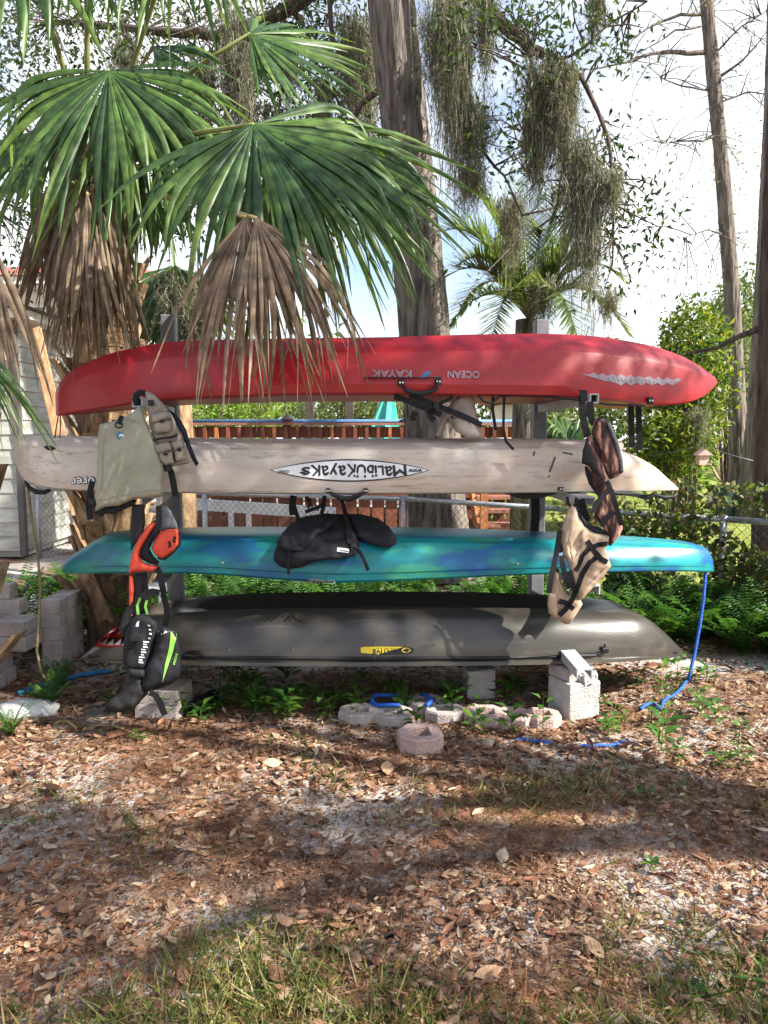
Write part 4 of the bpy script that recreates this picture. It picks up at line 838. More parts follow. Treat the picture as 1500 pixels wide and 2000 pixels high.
for pts, wd in (([(570, 968), (575, 990), (582, 1012), (592, 1045)], .022), ([(574, 968), (570, 990), (572, 1006)], .035), ([(666, 968), (672, 995), (678, 1025), (682, 1062)], .02), ([(668, 970), (676, 1000), (684, 1035), (688, 1070)], .012), ([(634, 968), (632, 990), (628, 1004)], .022), ([(596, 1000), (618, 992), (634, 985)], .02), ([(598, 970), (606, 985), (600, 992)], .02), ([(690, 1070), (702, 1078), (712, 1096), (719, 1114)], .018), ([(566, 1078), (562, 1095), (564, 1122)], .014)):
    web(pts, lambda x, y: ws_(x, y) - .06, wd, parent=ks)
cordpx([(606, 972), (608, 988), (620, 998), (632, 975)], -.6, .004, parent=ks)
kg = thing('padded_backband', 'grey padded seat back with black straps dangling below the red kayak', 'kayak seat', rpw(890, 858, -.75), RT)
puff([(897, 772), (915, 768), (924, 776), (930, 800), (938, 830), (943, 850), (938, 857), (915, 855), (890, 843), (874, 820), (868, 835), (856, 856), (848, 856), (856, 832), (872, 800), (884, 782)], -.74, .04, .03, 16, 6, .012, 9, 'seat_grey', kg, 'seat_back')
puff([(880, 812), (905, 818), (925, 828), (938, 846), (938, 857), (912, 855), (890, 842)], -.80, .03, .02, 10, 6, .006, 9, 'seat_grey', kg, 'lumbar_pad')
for pts, wd in (([(770, 774), (800, 784), (830, 797), (862, 810)], .03), ([(800, 770), (840, 788), (880, 803), (910, 815), (940, 830)], .03), ([(845, 800), (840, 812), (848, 822)], .03), ([(812, 805), (806, 814), (808, 822)], .03), ([(885, 775), (860, 788), (835, 808)], .018)): web(pts, -.86, wd, parent=kg)
buckle(852, 793, -.87, .03, .03, kg)

# ------------------------------------------------------------ masonry on the ground
def jag_box(name, c, d, rz, m, label=None, cat=None, group=None, parent=None, jit=.004, bev=.008):
    bm = bmesh.new(); bmesh.ops.create_cube(bm, size=1)
    for v in bm.verts: v.co = Vector((v.co.x * d[0], v.co.y * d[1], v.co.z * d[2]))
    bmesh.ops.bevel(bm, geom=bm.edges[:], offset=bev, segments=2, affect='EDGES', profile=.6)
    Mz = Matrix.Rotation(rz, 3, 'Z'); vs = [(Mz @ v.co) + Vector(c) + Vector((random.uniform(-jit, jit), random.uniform(-jit, jit), random.uniform(-jit, jit))) for v in bm.verts]
    bm.verts.index_update(); fs = [[v.index for v in f.verts] for f in bm.faces]; bm.free(); mb = MB(); mb.add(vs, fs); o = mb.build(name, m, parent, smooth=False)
    if label: tag(o, label, cat, group)
    return o
b0 = gnd(1128, 1412); rzb = R(24)
jag_box('concrete_block', (b0.x + .01, b0.y + .13, .10), (.20, .19, .20), rzb, 'concrete', 'large rough concrete block carrying the right foot of the rack', 'block', jit=.002)
jag_box('capping_paver', (b0.x - .01, b0.y + .15, .233), (.15, .18, .062), rzb, 'paver', 'thin paver laid on the large concrete block under the rack', 'paver')
for k, (dx, dy, s) in enumerate(((.06, .03, .05), (.10, .08, .04), (.02, .05, .045), (.09, .16, .05))):
    jag_box('mortar_lump', (b0.x - .0 + dx, b0.y + .04 + dy, .20 + s * .4), (s * 1.3, s * 1.2, s), rzb + k, 'rubble', 'crumbly grey mortar lump on top of the large concrete block', 'rubble', 'mortar lumps on the concrete block', jit=.008)
b1 = gnd(308, 1410); jag_box('concrete_paver', (b1.x, b1.y + .13, .04), (.235, .22, .078), R(-8), 'paver', 'lower of two grey pavers under the packs at the left rack foot', 'paver', jit=.002)
jag_box('concrete_paver', (b1.x, b1.y + .135, .119), (.23, .21, .078), R(-7), 'paver', 'upper of two grey pavers under the packs at the left rack foot', 'paver', jit=.002)
b2 = gnd(938, 1368); jag_box('concrete_block', (b2.x, b2.y + .08, .085), (.16, .14, .17), R(6), 'concrete', 'small square concrete block in the shade beneath the olive kayak', 'block')
def ring_paver(x, y, sz, rz, m, label, group=None, tilt=0, sink=.032):
    c = gnd(x, y) - Vector((0, 0, sink)); h = .085; o = []; i_ = []
    for k in range(8):
        a = math.pi / 8 + k * math.pi / 4 + rz; o.append((sz * math.cos(a), sz * .86 * math.sin(a)))
    for k in range(4):
        a = math.pi / 4 + k * math.pi / 2 + rz; i_.append((sz * .60 * math.cos(a), sz * .56 * math.sin(a)))
    mb = MB(); vs = []
    for z in (0, h): vs += [Vector((p[0], p[1], z)) for p in o]
    top = [Vector((p[0] * .94, p[1] * .94, h + .008)) for p in o]; vs += top
    vs += [Vector((p[0], p[1], h + .008)) for p in i_]; vs += [Vector((p[0], p[1], 0)) for p in i_]
    M = Matrix.Rotation(tilt, 3, 'X'); vs = [M @ v + c + Vector((0, 0, .0)) + Vector((random.uniform(-.002, .002), random.uniform(-.002, .002), random.uniform(-.002, .002))) for v in vs]
    fs = [(k, (k + 1) % 8, 8 + (k + 1) % 8, 8 + k) for k in range(8)] + [(8 + k, 8 + (k + 1) % 8, 16 + (k + 1) % 8, 16 + k) for k in range(8)]
    for k in range(4):
        a = 16 + 2 * k; b = 16 + (2 * k + 1) % 8; c2 = 16 + (2 * k + 2) % 8; i0 = 24 + k; i1 = 24 + (k + 1) % 4
        fs += [(a, b, i0), (b, c2, i1, i0)]
        fs += [(i0, i1, 28 + (k + 1) % 4, 28 + k)]
    mb.add(vs, fs); o_ = mb.build('ring_paver', m); tag(o_, label, 'paver', group); return o_
PVL = ['grey hollow paver ending the row on the side of the drain pipe', 'grey hollow paver with a blue rope loop resting on it', 'grey hollow paver with a short blue rope across it', 'grey hollow paver joined to the first pink one of the row',
       'pink hollow paver next to the grey ones in the row', 'pink hollow paver between two other pink ones in the row', 'pink hollow paver of the row nearest the large concrete block']
for i, (x, y, s) in enumerate(((703, 1420, .118), (768, 1424, .115), (832, 1400, .115), (868, 1418, .11), (948, 1424, .118), (1002, 1428, .11), (1058, 1428, .105))):
    ring_paver(x, y - 14, s, R(random.uniform(-8, 8)), 'paver' if i < 4 else 'paver_pink', PVL[i], 'hollow pavers edging the bed')
ring_paver(820, 1462, .115, R(10), 'paver_pink', 'loose pinkish hollow paver lying in front of the paver row', tilt=R(4), sink=.004)
# stack of retaining bricks, left: each course steps back
BG = gnd(2, 1352); cols_ = {'front': 0}
gi = 'bricks of the stepped stack at the left'
def brick(x, y, z, rz, d=(.2, .11, .088)):
    o = jag_box('brick', (x, y, z), d, rz, 'brick_paver', parent=bs, jit=.003, bev=.006)
bs = thing('brick_stack', 'stepped stack of grey and pink retaining bricks beside the ferns', 'brick stack', (BG.x, BG.y + .3, 0))
x0 = gnd(62, 1345).x - .17
courses = [(x0, 0.00, 3), (x0 - .02, .0, 3), (x0 + .08, .20, 3), (x0 + .06, .22, 3), (x0 - .06, .42, 3), (x0 - .14, .46, 2)]
for ci, (xr, dy, nb) in enumerate(courses):
    for k in range(nb):
        for row in range(2 if ci < 4 else 1): brick(xr - .1 - k * .207, BG.y + .06 + dy + row * .115, .045 + ci * .09, R(random.uniform(-3, 3)))
for ci in range(5):
    for k in range(3): brick(x0 + .125, BG.y + .50 + k * .117 , .045 + ci * .09, R(90 * 0 + random.uniform(-3, 3)), (.13, .11, .088))
for lbl, px, py, s in (('white stone half sunk in the leaves beside the brick stack', 40, 1402, .17),):
    c = gnd(px, py); bm = bmesh.new(); bmesh.ops.create_icosphere(bm, subdivisions=3, radius=1)
    mb = MB(); vs = [Vector((v.co.x * s, v.co.y * s * .6, v.co.z * s * .34)) * (1 + .18 * noise.noise(v.co * 2.2)) + c + Vector((0, .06, .02)) for v in bm.verts]; bm.verts.index_update(); mb.add(vs, [[v.index for v in f.verts] for f in bm.faces]); bm.free()
    tag(mb.build('garden_stone', 'stone_white', smooth=True), lbl, 'stone')
# pipe, hose, ropes, vine
a = gnd(372, 1402); d = Vector((.30, .95, 0)).normalized(); mb = MB(); n_ = 26
pts = [a + d * (.24 * i / n_) + Vector((0, 0, .042)) for i in range(n_ + 1)]; mb.tube(pts, [.040 if i % 2 else .036 for i in range(n_ + 1)], 16, cap=False); mb.tube(pts[::-1], [.031] * (n_ + 1), 16, cap=False)
k0 = len(mb.v); mb.add([], [])
for j in range(16): mb.f.append((j, (j + 1) % 16, (n_ + 1) * 16 + n_ * 16 + (16 - j - 1) % 16, (n_ + 1) * 16 + n_ * 16 + (16 - j) % 16)); mb.r.append(.5)
tag(mb.build('drain_pipe', 'rubber', smooth=True, sharp=50), 'short black ribbed drain pipe lying beside the two grey pavers', 'pipe')
def lay(pts, r, m, name, label, cat, z=.0):
    mb = MB(); P = [tuple(gnd(x, y) + Vector((0, 0, z + r))) for x, y in pts]; C = cat_rom(P, len(P) * 7); Q = [Vector(q) + Vector((.006 * noise.noise(Vector((i * .4, 1, 0))), .006 * noise.noise(Vector((i * .4, 8, 0))), abs(noise.noise(Vector((i * .2, 3, r * 99)))) * .012)) for i, q in enumerate(C)]
    mb.tube(Q, r, 8); return tag(mb.build(name, m, smooth=True), label, cat)
lay([(35, 1362), (70, 1348), (110, 1340), (140, 1330), (172, 1322), (215, 1316)], .016, 'hose_blue', 'garden_hose', 'blue hose running along the ground beside the brick stack', 'hose')
lay([(1005, 1449), (1022, 1447), (1050, 1451), (1075, 1454)], .008, 'rope_blue', 'ground_rope', 'short blue rope half buried in leaves in front of the pink pavers', 'rope', -.002)
lay([(1130, 1460), (1160, 1461), (1200, 1458), (1225, 1450)], .008, 'rope_blue', 'ground_rope', 'blue rope half buried in leaves in front of the large concrete block', 'rope', -.001)
lay([(1250, 1392), (1272, 1380), (1290, 1392), (1297, 1376), (1320, 1362), (1342, 1336)], .009, 'rope_blue', 'ground_rope', 'short blue rope end curled on the leaves under the hanging rope', 'rope', .012)
mb = MB(); c = gnd(762, 1396); mb.tube([c + Vector((.10 * math.cos(t), .09 * math.sin(t) + .02, .075 + .006 * math.sin(3 * t))) for t in [R(60) + i * .3 for i in range(15)]], .011, 8)
tag(mb.build('rope_coil', 'rope_blue', smooth=True), 'loop of blue rope resting on the grey pavers', 'rope')
mb = MB(); c = gnd(838, 1392); mb.tube([c + Vector((-.02 + .03 * math.sin(i * .6), -.09 + i * .03, .075)) for i in range(7)], .012, 8); tag(mb.build('rope_piece', 'rope_blue', smooth=True), 'short piece of blue rope lying across a hollow paver', 'rope')
mb = MB(); vp = [(52, 930), (62, 1010), (74, 1085), (79, 1150), (76, 1210), (72, 1270), (80, 1310), (100, 1348)]; mb.tube([at(x, y, 4.3 - .55 * max(0, (y - 1150) / 200)) if y < 1340 else gnd(x, y) for x, y in vp], .007, 6)
tag(mb.build('hanging_vine', 'vine', smooth=True), 'long bare yellowish vine hanging down in front of the brick stack', 'vine')
lay([(105, 1420), (125, 1412), (160, 1428), (200, 1420), (230, 1424), (262, 1436)], .007, 'vine', 'ground_vine', 'loop of bare vine lying on the leaves in front of the black mesh bag', 'vine')
# garden beyond the fence
gd = at(1415, 945, 13.5); bn = thing('garden_bin', 'dark green garden bin standing under the bare shrub', 'bin', (gd.x, 13.5, 0))
mb = MB(); mb.tube([(gd.x, 13.5, 0), (gd.x, 13.5, .52)], [.17, .21], 14); mb.build('bin_body', 'bin_green', bn, smooth=True, sharp=40); mb = MB(); mb.tube([(gd.x, 13.5, .52), (gd.x, 13.5, .55), (gd.x, 13.5, .6)], [.23, .23, .07], 14); mb.build('lid', 'bin_green', bn)
bh = at(1372, 902, 10.0); bt = thing('bird_house', 'small pink bird house hanging in front of the dark shrub', 'bird house', bh)
mb = MB(); mb.box(bh + Vector((0, 0, .03)), (.13, .12, .13)); mb.build('box', 'pink_wood', bt); mb = MB(); mb.add([bh + Vector(p) for p in ((-.1, -.09, .09), (.1, -.09, .09), (.1, .09, .09), (-.1, .09, .09), (0, -.09, .17), (0, .09, .17))], [(0, 1, 4), (1, 2, 5, 4), (2, 3, 5), (3, 0, 4, 5), (0, 3, 2, 1)]); mb.build('roof', 'pink_wood', bt)
mb = MB(); mb.tube([bh + Vector((0, 0, .16)), bh + Vector((0, .02, .22))], .006, 5); mb.build('hanger', 'wire', bt)
mb = MB(); la = at(1270, 890, 10.6); lb_ = at(1490, 905, 9.6); l0 = bh + Vector((0, .02, .22)); mb.tube([la, la.lerp(l0, .5) - Vector((0, 0, .015)), l0, l0.lerp(lb_, .5) - Vector((0, 0, .015)), lb_], .007, 6); tag(mb.build('garden_line', 'wire', smooth=True), 'thin line strung between the shrubs carrying the bird house', 'line')
for i, (px, py, s) in enumerate(((1425, 975, .30), (1450, 968, .22))):
    c = gnd(px, 984); bm = bmesh.new(); bmesh.ops.create_icosphere(bm, subdivisions=3, radius=1); mb = MB()
    vs = [Vector((v.co.x * s * 1.3, v.co.y * s, v.co.z * s * .7)) * (1 + .2 * noise.noise(v.co * 2 + Vector((i, 0, 0)))) + c + Vector((i * .45, .2, .1)) for v in bm.verts]; bm.verts.index_update(); mb.add(vs, [[v.index for v in f.verts] for f in bm.faces]); bm.free()
    tag(mb.build('white_boulder', 'stone_white', smooth=True), ('larger', 'smaller')[i] + ' of two white boulders at the foot of the bare shrub', 'boulder')
# ------------------------------------------------------------ palms
DOWN = Vector((0, 0, -1))
def fan(hub, tip, L, spread, nseg=40, droop=.5, split=.42, face=None, seed=0, wid=1.25, tw=.85, late=.3):
    rs = random.Random(seed); hub = Vector(hub); d = (Vector(tip) - hub).normalized(); face = face or Vector((0, -.75, .65))
    n = (face - d * face.dot(d)).normalized(); s = d.cross(n); V = []; Fc = []; rn = []; st = 11; da = R(spread) / (nseg - 1)
    for i in range(nseg):
        a = (i / (nseg - 1) - .5) * R(spread) + rs.uniform(-.3, .3) * da; dr = (d * math.cos(a) + s * math.sin(a) + n * .10 * math.cos(a * 2)).normalized(); per = (s * math.cos(a) - d * math.sin(a)).normalized()
        Li = L * (.68 + .32 * math.cos(a * .9)) * rs.uniform(.74, 1.08); p = hub.copy(); twist = rs.uniform(-tw, tw); dp = min(1, max(0, droop * rs.uniform(.45, 1.5))); w0 = L * split * math.tan(da / 2) * 1.15 * wid
        jit = Vector((rs.uniform(-.4, .4), rs.uniform(-.4, .4), 0)) * droop; dr = (dr + per * rs.uniform(-.06, .06) + n * rs.uniform(-.10, .06)).normalized(); k0 = len(V); r_ = rs.random()
        for j in range(st):
            t = j / (st - 1)
            g = max(0, (t - late) / (1 - late)); g = g * g * (3 - 2 * g) * dp
            cd_ = (dr * (1 - g) + (DOWN + jit) * g).normalized()
            if j: p = p + cd_ * (Li / (st - 1))
            if t < split: hw = max(.004, w0 * t / split)
            else: hw = w0 * (1 - (t - split) / (1 - split)) ** .75 + .0012
            tt = twist * max(0, t - split) / (1 - split) * 2.2
            nn = per.cross(cd_).normalized(); pe = (per * math.cos(tt) + nn * math.sin(tt)); pn = nn * math.cos(tt) - per * math.sin(tt)
            V += [p - pe * hw - pn * hw * .35, p + pn * hw * .25, p + pe * hw - pn * hw * .35]
        for j in range(st - 1):
            a0 = k0 + j * 3; b0 = a0 + 3
            Fc += [(a0, a0 + 1, b0 + 1), (a0, b0 + 1, b0), (a0 + 1, a0 + 2, b0 + 2), (a0 + 1, b0 + 2, b0 + 1)]; rn += [min(1, r_ * .7 + .42 * (j / (st - 1)) ** 2)] * 4
    return np.array([tuple(v) for v in V]), np.array(Fc), np.array(rn)
def frond(parent, hub, tip, L, spread, base=None, m='palm_green', name='frond', **kw):
    me = np_mesh(name, *fan(hub, tip, L, spread, **kw)); o = finish(name, me, m, parent, smooth=True)
    if base is not None:
        a = Vector(base); b = Vector(hub); mid = (a + b) / 2 + Vector((0, 0, .12)); pts = [a.lerp(mid, k / 4).lerp(mid.lerp(b, k / 4), k / 4) for k in range(5)]
        mb = MB(); mb.tube(pts, [.024, .02, .016, .013, .009], 6); mb.build('petiole', 'petiole' if m == 'palm_green' else 'vine', o, smooth=True)
    return o
def boots(parent, c, z0, z1, r, n, seed):
    rs = random.Random(seed)
    for i in range(n):
        a = i * 2.4 + rs.uniform(-.2, .2); z = z0 + (z1 - z0) * i / n; dv = Vector((math.cos(a), math.sin(a), 0)); sd_ = Vector((-dv.y, dv.x, 0)); lean = rs.choice((-1, 1)) * rs.uniform(.06, .15)
        p0 = Vector((c.x, c.y, z)) + dv * r * .85; p1 = p0 + dv * rs.uniform(.09, .20) + Vector((0, 0, rs.uniform(.20, .34))) + sd_ * lean; mb = MB()
        w0, w1, th = rs.uniform(.06, .09), rs.uniform(.025, .05), .02
        vs = [p0 - sd_ * w0 - dv * th, p0 + sd_ * w0 - dv * th, p0 + sd_ * w0 * .8 + dv * th, p0 - sd_ * w0 * .8 + dv * th, p1 - sd_ * w1 - dv * th, p1 + sd_ * w1 - dv * th, p1 + sd_ * w1 + dv * th * .4, p1 - sd_ * w1 + dv * th * .4]
        mb.add(vs, [(0, 3, 2, 1), (4, 5, 6, 7), (0, 1, 5, 4), (1, 2, 6, 5), (2, 3, 7, 6), (3, 0, 4, 7)]); mb.build('boot', 'palm_boot', parent)
def pt(x, y, Y): return at(x, y, Y)
TC = pt(192, 370, 5.15); crown = TC.copy()
pa = thing('fan_palm', 'tall fan palm with green fans, a dead skirt and a booted trunk behind the rack', 'palm tree', (TC.x, 5.15, 0))
mb = MB(); zs = np.linspace(-.05, TC.z + .25, 16); mb.tube([(TC.x + .02 * math.sin(z * 3), 5.15, z) for z in zs], [.19 - .02 * (z / 3) for z in zs], 14, rough=.06); mb.build('trunk', 'palm_trunk', pa, smooth=True)
boots(pa, TC, .15, TC.z, .19, 80, 3)
G = dict
for i, (hx, hy, hY, tx, ty, tY, L, sp, kw) in enumerate((
    (212, 138, 4.15, 225, 600, 3.7, 1.12, 200, G(droop=.62, nseg=56)),
    (310, 190, 4.45, 400, 640, 4.2, 1.22, 95, G(droop=.5, nseg=26)),
    (495, 243, 3.75, 700, 560, 3.35, 1.22, 190, G(droop=.66, nseg=58)),
    (525, 252, 3.95, 830, 470, 3.6, 1.22, 125, G(droop=.55, nseg=42)),
    (560, 262, 3.9, 850, 600, 3.5, 1.15, 80, G(droop=.35, nseg=30)),
    (230, 160, 4.3, 330, 520, 4.0, 1.1, 120, G(droop=.5, nseg=34)),
    (488, 65, 4.7, 670, 130, 4.9, .85, 165, G(droop=.18, nseg=36)),
    (272, 366, 5.0, 282, 540, 4.9, .62, 120, G(droop=.5, nseg=22)),
    (30, -150, 4.3, 60, 100, 4.0, .95, 190, G(droop=.55, nseg=34)),
    (170, -210, 4.4, 190, 60, 4.2, .95, 180, G(droop=.55, nseg=34)),
    (360, -160, 4.3, 390, 60, 4.1, .85, 170, G(droop=.6, nseg=32)),
    (95, 250, 5.0, 0, 420, 4.8, .95, 140, G(droop=.45, nseg=28)),
    (300, 90, 4.6, 420, 130, 4.3, .55, 60, G(droop=.4, nseg=9)),
    (600, 300, 4.3, 690, 620, 4.1, 1.05, 90, G(droop=.4, nseg=26)),
    )):
    frond(pa, pt(hx, hy, hY), pt(tx, ty, tY), L, sp, base=crown + Vector((random.uniform(-.08, .08), -.1, random.uniform(-.05, .2))), seed=i + 1, **kw)
for i, (hx, hy, hY, tx, ty, tY, L, sp) in enumerate(((478, 424, 3.42, 520, 800, 3.2, .92, 92), (500, 426, 3.40, 655, 720, 3.15, .92, 70), (112, 372, 4.35, 80, 620, 4.25, .80, 40), (165, 362, 4.2, 168, 740, 3.9, 1.05, 34), (200, 366, 4.25, 205, 745, 3.95, 1.08, 34), (225, 376, 4.4, 228, 700, 4.3, .95, 30), (140, 376, 4.5, 125, 700, 4.4, .92, 40), (90, 368, 4.4, 60, 600, 4.3, .66, 34), (185, 350, 4.3, 180, 700, 4.1, 1.0, 36), (150, 356, 4.15, 140, 700, 3.95, .85, 36), (180, 372, 4.1, 190, 740, 3.88, .98, 34), (212, 360, 4.2, 216, 740, 4.0, .9, 32), (128, 366, 4.3, 104, 640, 4.2, .78, 36), (170, 380, 4.05, 176, 730, 3.86, .98, 30))):
    frond(pa, pt(hx, hy, hY), pt(tx, ty, tY), L, sp, base=crown + Vector((0, -.1, -.1)), m='palm_dead', name='dead_frond', nseg=38 if i < 2 else 20, droop=.85, split=.42 if i < 2 else .3, seed=40 + i, wid=1.35 if i < 2 else 3.0, tw=1.2, late=.12 if i < 2 else .02)
p2c = pt(-130, 420, 4.0)
pb = thing('fan_palm', 'fan palm at the frame edge whose brown skirt and green tips hang before the shed', 'palm tree', (p2c.x, 4.0, 0))
mb = MB(); zs = np.linspace(-.05, p2c.z + .3, 12); mb.tube([(p2c.x, 4.0, z) for z in zs], .18, 14, rough=.06); mb.build('trunk', 'palm_trunk', pb, smooth=True); boots(pb, p2c, .2, p2c.z, .18, 24, 8)
for i, (hx, hy, hY, tx, ty, tY, L, sp, m_) in enumerate(((-40, 430, 3.6, -5, 830, 3.5, .98, 50, 'palm_dead'), (-90, 420, 3.7, -60, 800, 3.6, .95, 60, 'palm_dead'), (-85, 640, 3.3, 50, 920, 3.1, .72, 44, 'palm_green'))):
    frond(pb, pt(hx, hy, hY), pt(tx, ty, tY), L, sp, base=p2c, m=m_, name='dead_frond' if m_ == 'palm_dead' else 'frond', nseg=18, droop=.5, seed=60 + i, tw=.9, late=.2)
pc_ = pt(345, 560, 7.0); pm = thing('palmetto', 'dark dwarf palmetto hung with moss behind the left rack post', 'palm tree', (pc_.x, 7.0, 0))
mb = MB(); mb.tube([(pc_.x, 7.0, 0), (pc_.x + .03, 7.0, 1.2), (pc_.x, 7.0, pc_.z)], [.12, .10, .08], 10, rough=.08); mb.build('trunk', 'palm_boot', pm, smooth=True)
for i, (hx, hy, tx, ty, L, sp) in enumerate(((335, 520, 250, 690, .95, 110), (350, 525, 400, 700, .95, 120), (330, 530, 300, 730, 1.0, 90), (360, 540, 440, 660, .9, 90), (330, 640, 250, 740, .7, 100), (345, 520, 350, 700, .9, 120))):
    frond(pm, pt(hx, hy, 6.9 - .1 * i), pt(tx, ty, 6.6), L, sp, base=pc_, nseg=24, droop=.5, seed=80 + i)

def feather(base, tip, arch, nl=64, ll=.58, seed=0):
    rs = random.Random(seed); base = Vector(base); tip = Vector(tip); mid = (base + tip) / 2 + Vector((0, 0, arch)); P = []
    for k in range(25):
        t = k / 24; P.append(base.lerp(mid, t).lerp(mid.lerp(tip, t), t))
    pos = []; dr = []; L = []; 
    for i in range(nl):
        t = .15 + .85 * i / nl; f = t * 24; k = min(int(f), 23); p = P[k].lerp(P[k + 1], f - k); tn = (P[k + 1] - P[k]).normalized(); sd_ = tn.cross(Vector((0, 0, 1))).normalized(); up = sd_.cross(tn)
        for s_ in (-1, 1):
            pos.append(tuple(p)); dr.append(tuple((tn * .75 + sd_ * s_ * .75 + up * rs.uniform(.1, .45) + Vector((rs.uniform(-.1, .1), rs.uniform(-.1, .1), -.15)))));  L.append(ll * (1 - .55 * abs(t - .45) * 1.6) * rs.uniform(.8, 1.1))
    pos = np.array(pos); dr = np.array(dr); L = np.array(L)
    return P, scatter(pos, dr, np.tile([0, -.3, 1.0], (len(pos), 1)), L, .026, BLADE_V, BLADE_F)
fc = pt(1035, 625, 9.3); fp = thing('feather_palm', 'arching feather palm draped in moss beyond the right rack post', 'palm tree', (fc.x, 9.3, 0))
mb = MB(); mb.tube([(fc.x, 9.3, 0), (fc.x, 9.3, 1.5), (fc.x, 9.3, fc.z)], [.2, .19, .17], 12, rough=.08); mb.build('trunk', 'bark_grey', fp, smooth=True)
for i, (tx, ty, tY, ar) in enumerate(((862, 660, 8.6, .8), (850, 560, 9.0, .8), (865, 450, 9.3, .7), (930, 380, 9.6, .5), (1010, 350, 9.8, .3), (1095, 370, 9.6, .35), (1165, 440, 9.4, .6), (1215, 540, 9.2, .75), (1225, 650, 8.8, .9), (960, 660, 8.2, .9), (1130, 665, 8.2, .9), (1190, 600, 10.0, .7), (900, 600, 10.0, .8), (980, 480, 10.2, .5), (1060, 450, 8.9, .5), (890, 520, 8.7, .7), (1150, 520, 8.8, .7))):
    P, g = feather(fc, pt(tx, ty, tY), ar, seed=i); o = leaf_obj('frond', [g], 'feather_green', fp)
    mb = MB(); mb.tube(P[::3], [.02, .018, .015, .012, .01, .008, .006, .004, .003], 5); mb.build('rachis', 'petiole', o, smooth=True)

# ------------------------------------------------------------ trees
def trunk_px(pts, Y0, Y1, n=16):
    # centre line and width in pixels -> points and radii
    P = []; Rr = []
    for i, (x, y, wpx) in enumerate(pts):
        Y = Y0 + (Y1 - Y0) * i / (len(pts) - 1); p = at(x, y, Y); P.append(p); Rr.append(wpx / F * Y / 2)
    return P, Rr
def resamp(P, Rr, k=5):
    Q = []; q = []
    for i in range(len(P) - 1):
        for j in range(k): Q.append(P[i].lerp(P[i + 1], j / k)); q.append(Rr[i] + (Rr[i + 1] - Rr[i]) * j / k)
    Q.append(P[-1]); q.append(Rr[-1]); return Q, q
def bark(mb, P, Rr, n=20, amp=.05):
    # trunk skin with fissured ridges running up it
    L = sum((P[i + 1] - P[i]).length for i in range(len(P) - 1)); k = max(4, int(L / (len(P) - 1) / .045)); Q, q = resamp(P, Rr, k); n = 56; i0 = len(mb.v); mb.tube(Q, q, n)
    for i in range(len(Q)):
        for j in range(n):
            a = 2 * math.pi * j / n; v = Vector(mb.v[i0 + i * n + j]); z = Q[i].z; r0 = q[i]; f = 2.2 + r0 * 16
            rd = 1 - abs(noise.noise(Vector((math.cos(a) * f, math.sin(a) * f, z * 2.3)))) * 2.6; rd2 = noise.noise(Vector((math.cos(a) * 2, math.sin(a) * 2, z * .8 + 7)))
            d = (v - Q[i]).normalized(); mb.v[i0 + i * n + j] = tuple(v + d * (r0 * .09 * max(rd, -.5) + r0 * .10 * rd2))
class Crown:
    def __init__(s): s.parts = []; s.tw = MB()
    def cluster(s, c, limb, n=16, r=.22, L=.075, W=.4, flat=.5):
        c = Vector(c)
        if limb:
            b = min(limb, key=lambda p: (p - c).length_squared); m_ = (b + c) / 2 + Vector((random.uniform(-.1, .1), random.uniform(-.1, .1), random.uniform(-.02, .12))) * min(1, (b - c).length)
            s.tw.tube([b, m_, c], [.009, .006, .003], 4, cap=False)
        pos = np.array(c) + rng.normal(size=(n, 3)) * r * np.array([1, 1, .8]); d = unit(rng.normal(size=(n, 3)) + np.array([0, 0, -.35])); Ls = L * rng.uniform(.7, 1.25, n)
        s.parts.append(scatter(pos, d, rdir(n, .6), Ls, Ls * W))
    def done(s, parent, m, twm='twig'):
        if s.parts: leaf_obj('crown', s.parts, m, parent)
        if s.tw.v: s.tw.build('twigs', twm, parent)['kind'] = 'stuff'
def moss_clump(parent, x, y0, y1, wpx, Y, n=160):
    n = int(n * 2.6)
    h = (y1 - y0) / F * Y; wd = wpx / F * Y; c = at(x, y0, Y); a = rng.normal(size=(n, 3)) * np.array([wd * .30, wd * .30, h * .06]); st = np.array(c) + a
    st[:, 2] -= np.abs(rng.normal(size=n)) * h * .35
    ln = h * rng.uniform(.15, .62, n) * np.clip(1.25 - np.abs(a[:, 0]) / (wd * .55), .25, 1)
    V, Fc, r = strands(st, ln, 9, .0040 * Y / 7, .013)
    # fine side tufts
    m_ = n * 12; k = rng.integers(0, len(V), m_); g = scatter(V[k], rdir(m_, -1.3), rdir(m_), rng.uniform(.03, .08, m_), .0035 * Y / 7, NEED_V, NEED_F)
    return leaf_obj('moss_clump', [(V, Fc, r), g], 'moss', parent)

oak = thing('oak_tree', 'thick grey trunked oak with moss hung branches behind the rack', 'tree', gnd(852, 1128))
P, Rr = trunk_px([(760, -250, 76), (765, 0, 80), (778, 130, 80), (792, 250, 82), (806, 400, 86), (824, 600, 92), (842, 800, 98), (852, 980, 106), (856, 1080, 122), (857, 1126, 150)], 7.7, 7.7)
mb = MB(); bark(mb, P, Rr, 28, .035); mb.build('trunk', 'bark_grey', oak, smooth=True)
LM = [oak, 'bark_dark']
def limb(px, Y0, Y1, r0, r1, pool):
    Q = [at(x, y, Y0 + (Y1 - Y0) * i / (len(px) - 1)) for i, (x, y) in enumerate(px)]; q = [r0 + (r1 - r0) * i / (len(px) - 1) for i in range(len(px))]
    Q2, q2 = resamp(Q, q, 4); Q2 = [p + Vector((noise.noise(p * 3), noise.noise(p * 3 + Vector((5, 0, 0))), noise.noise(p * 3 + Vector((9, 0, 0))))) * .03 for p in Q2]
    lm = MB(); lm.tube(Q2, q2, 7, rough=.08); lm.build('branch', LM[1], LM[0], smooth=True); pool += Q2
LA = []; LB = []
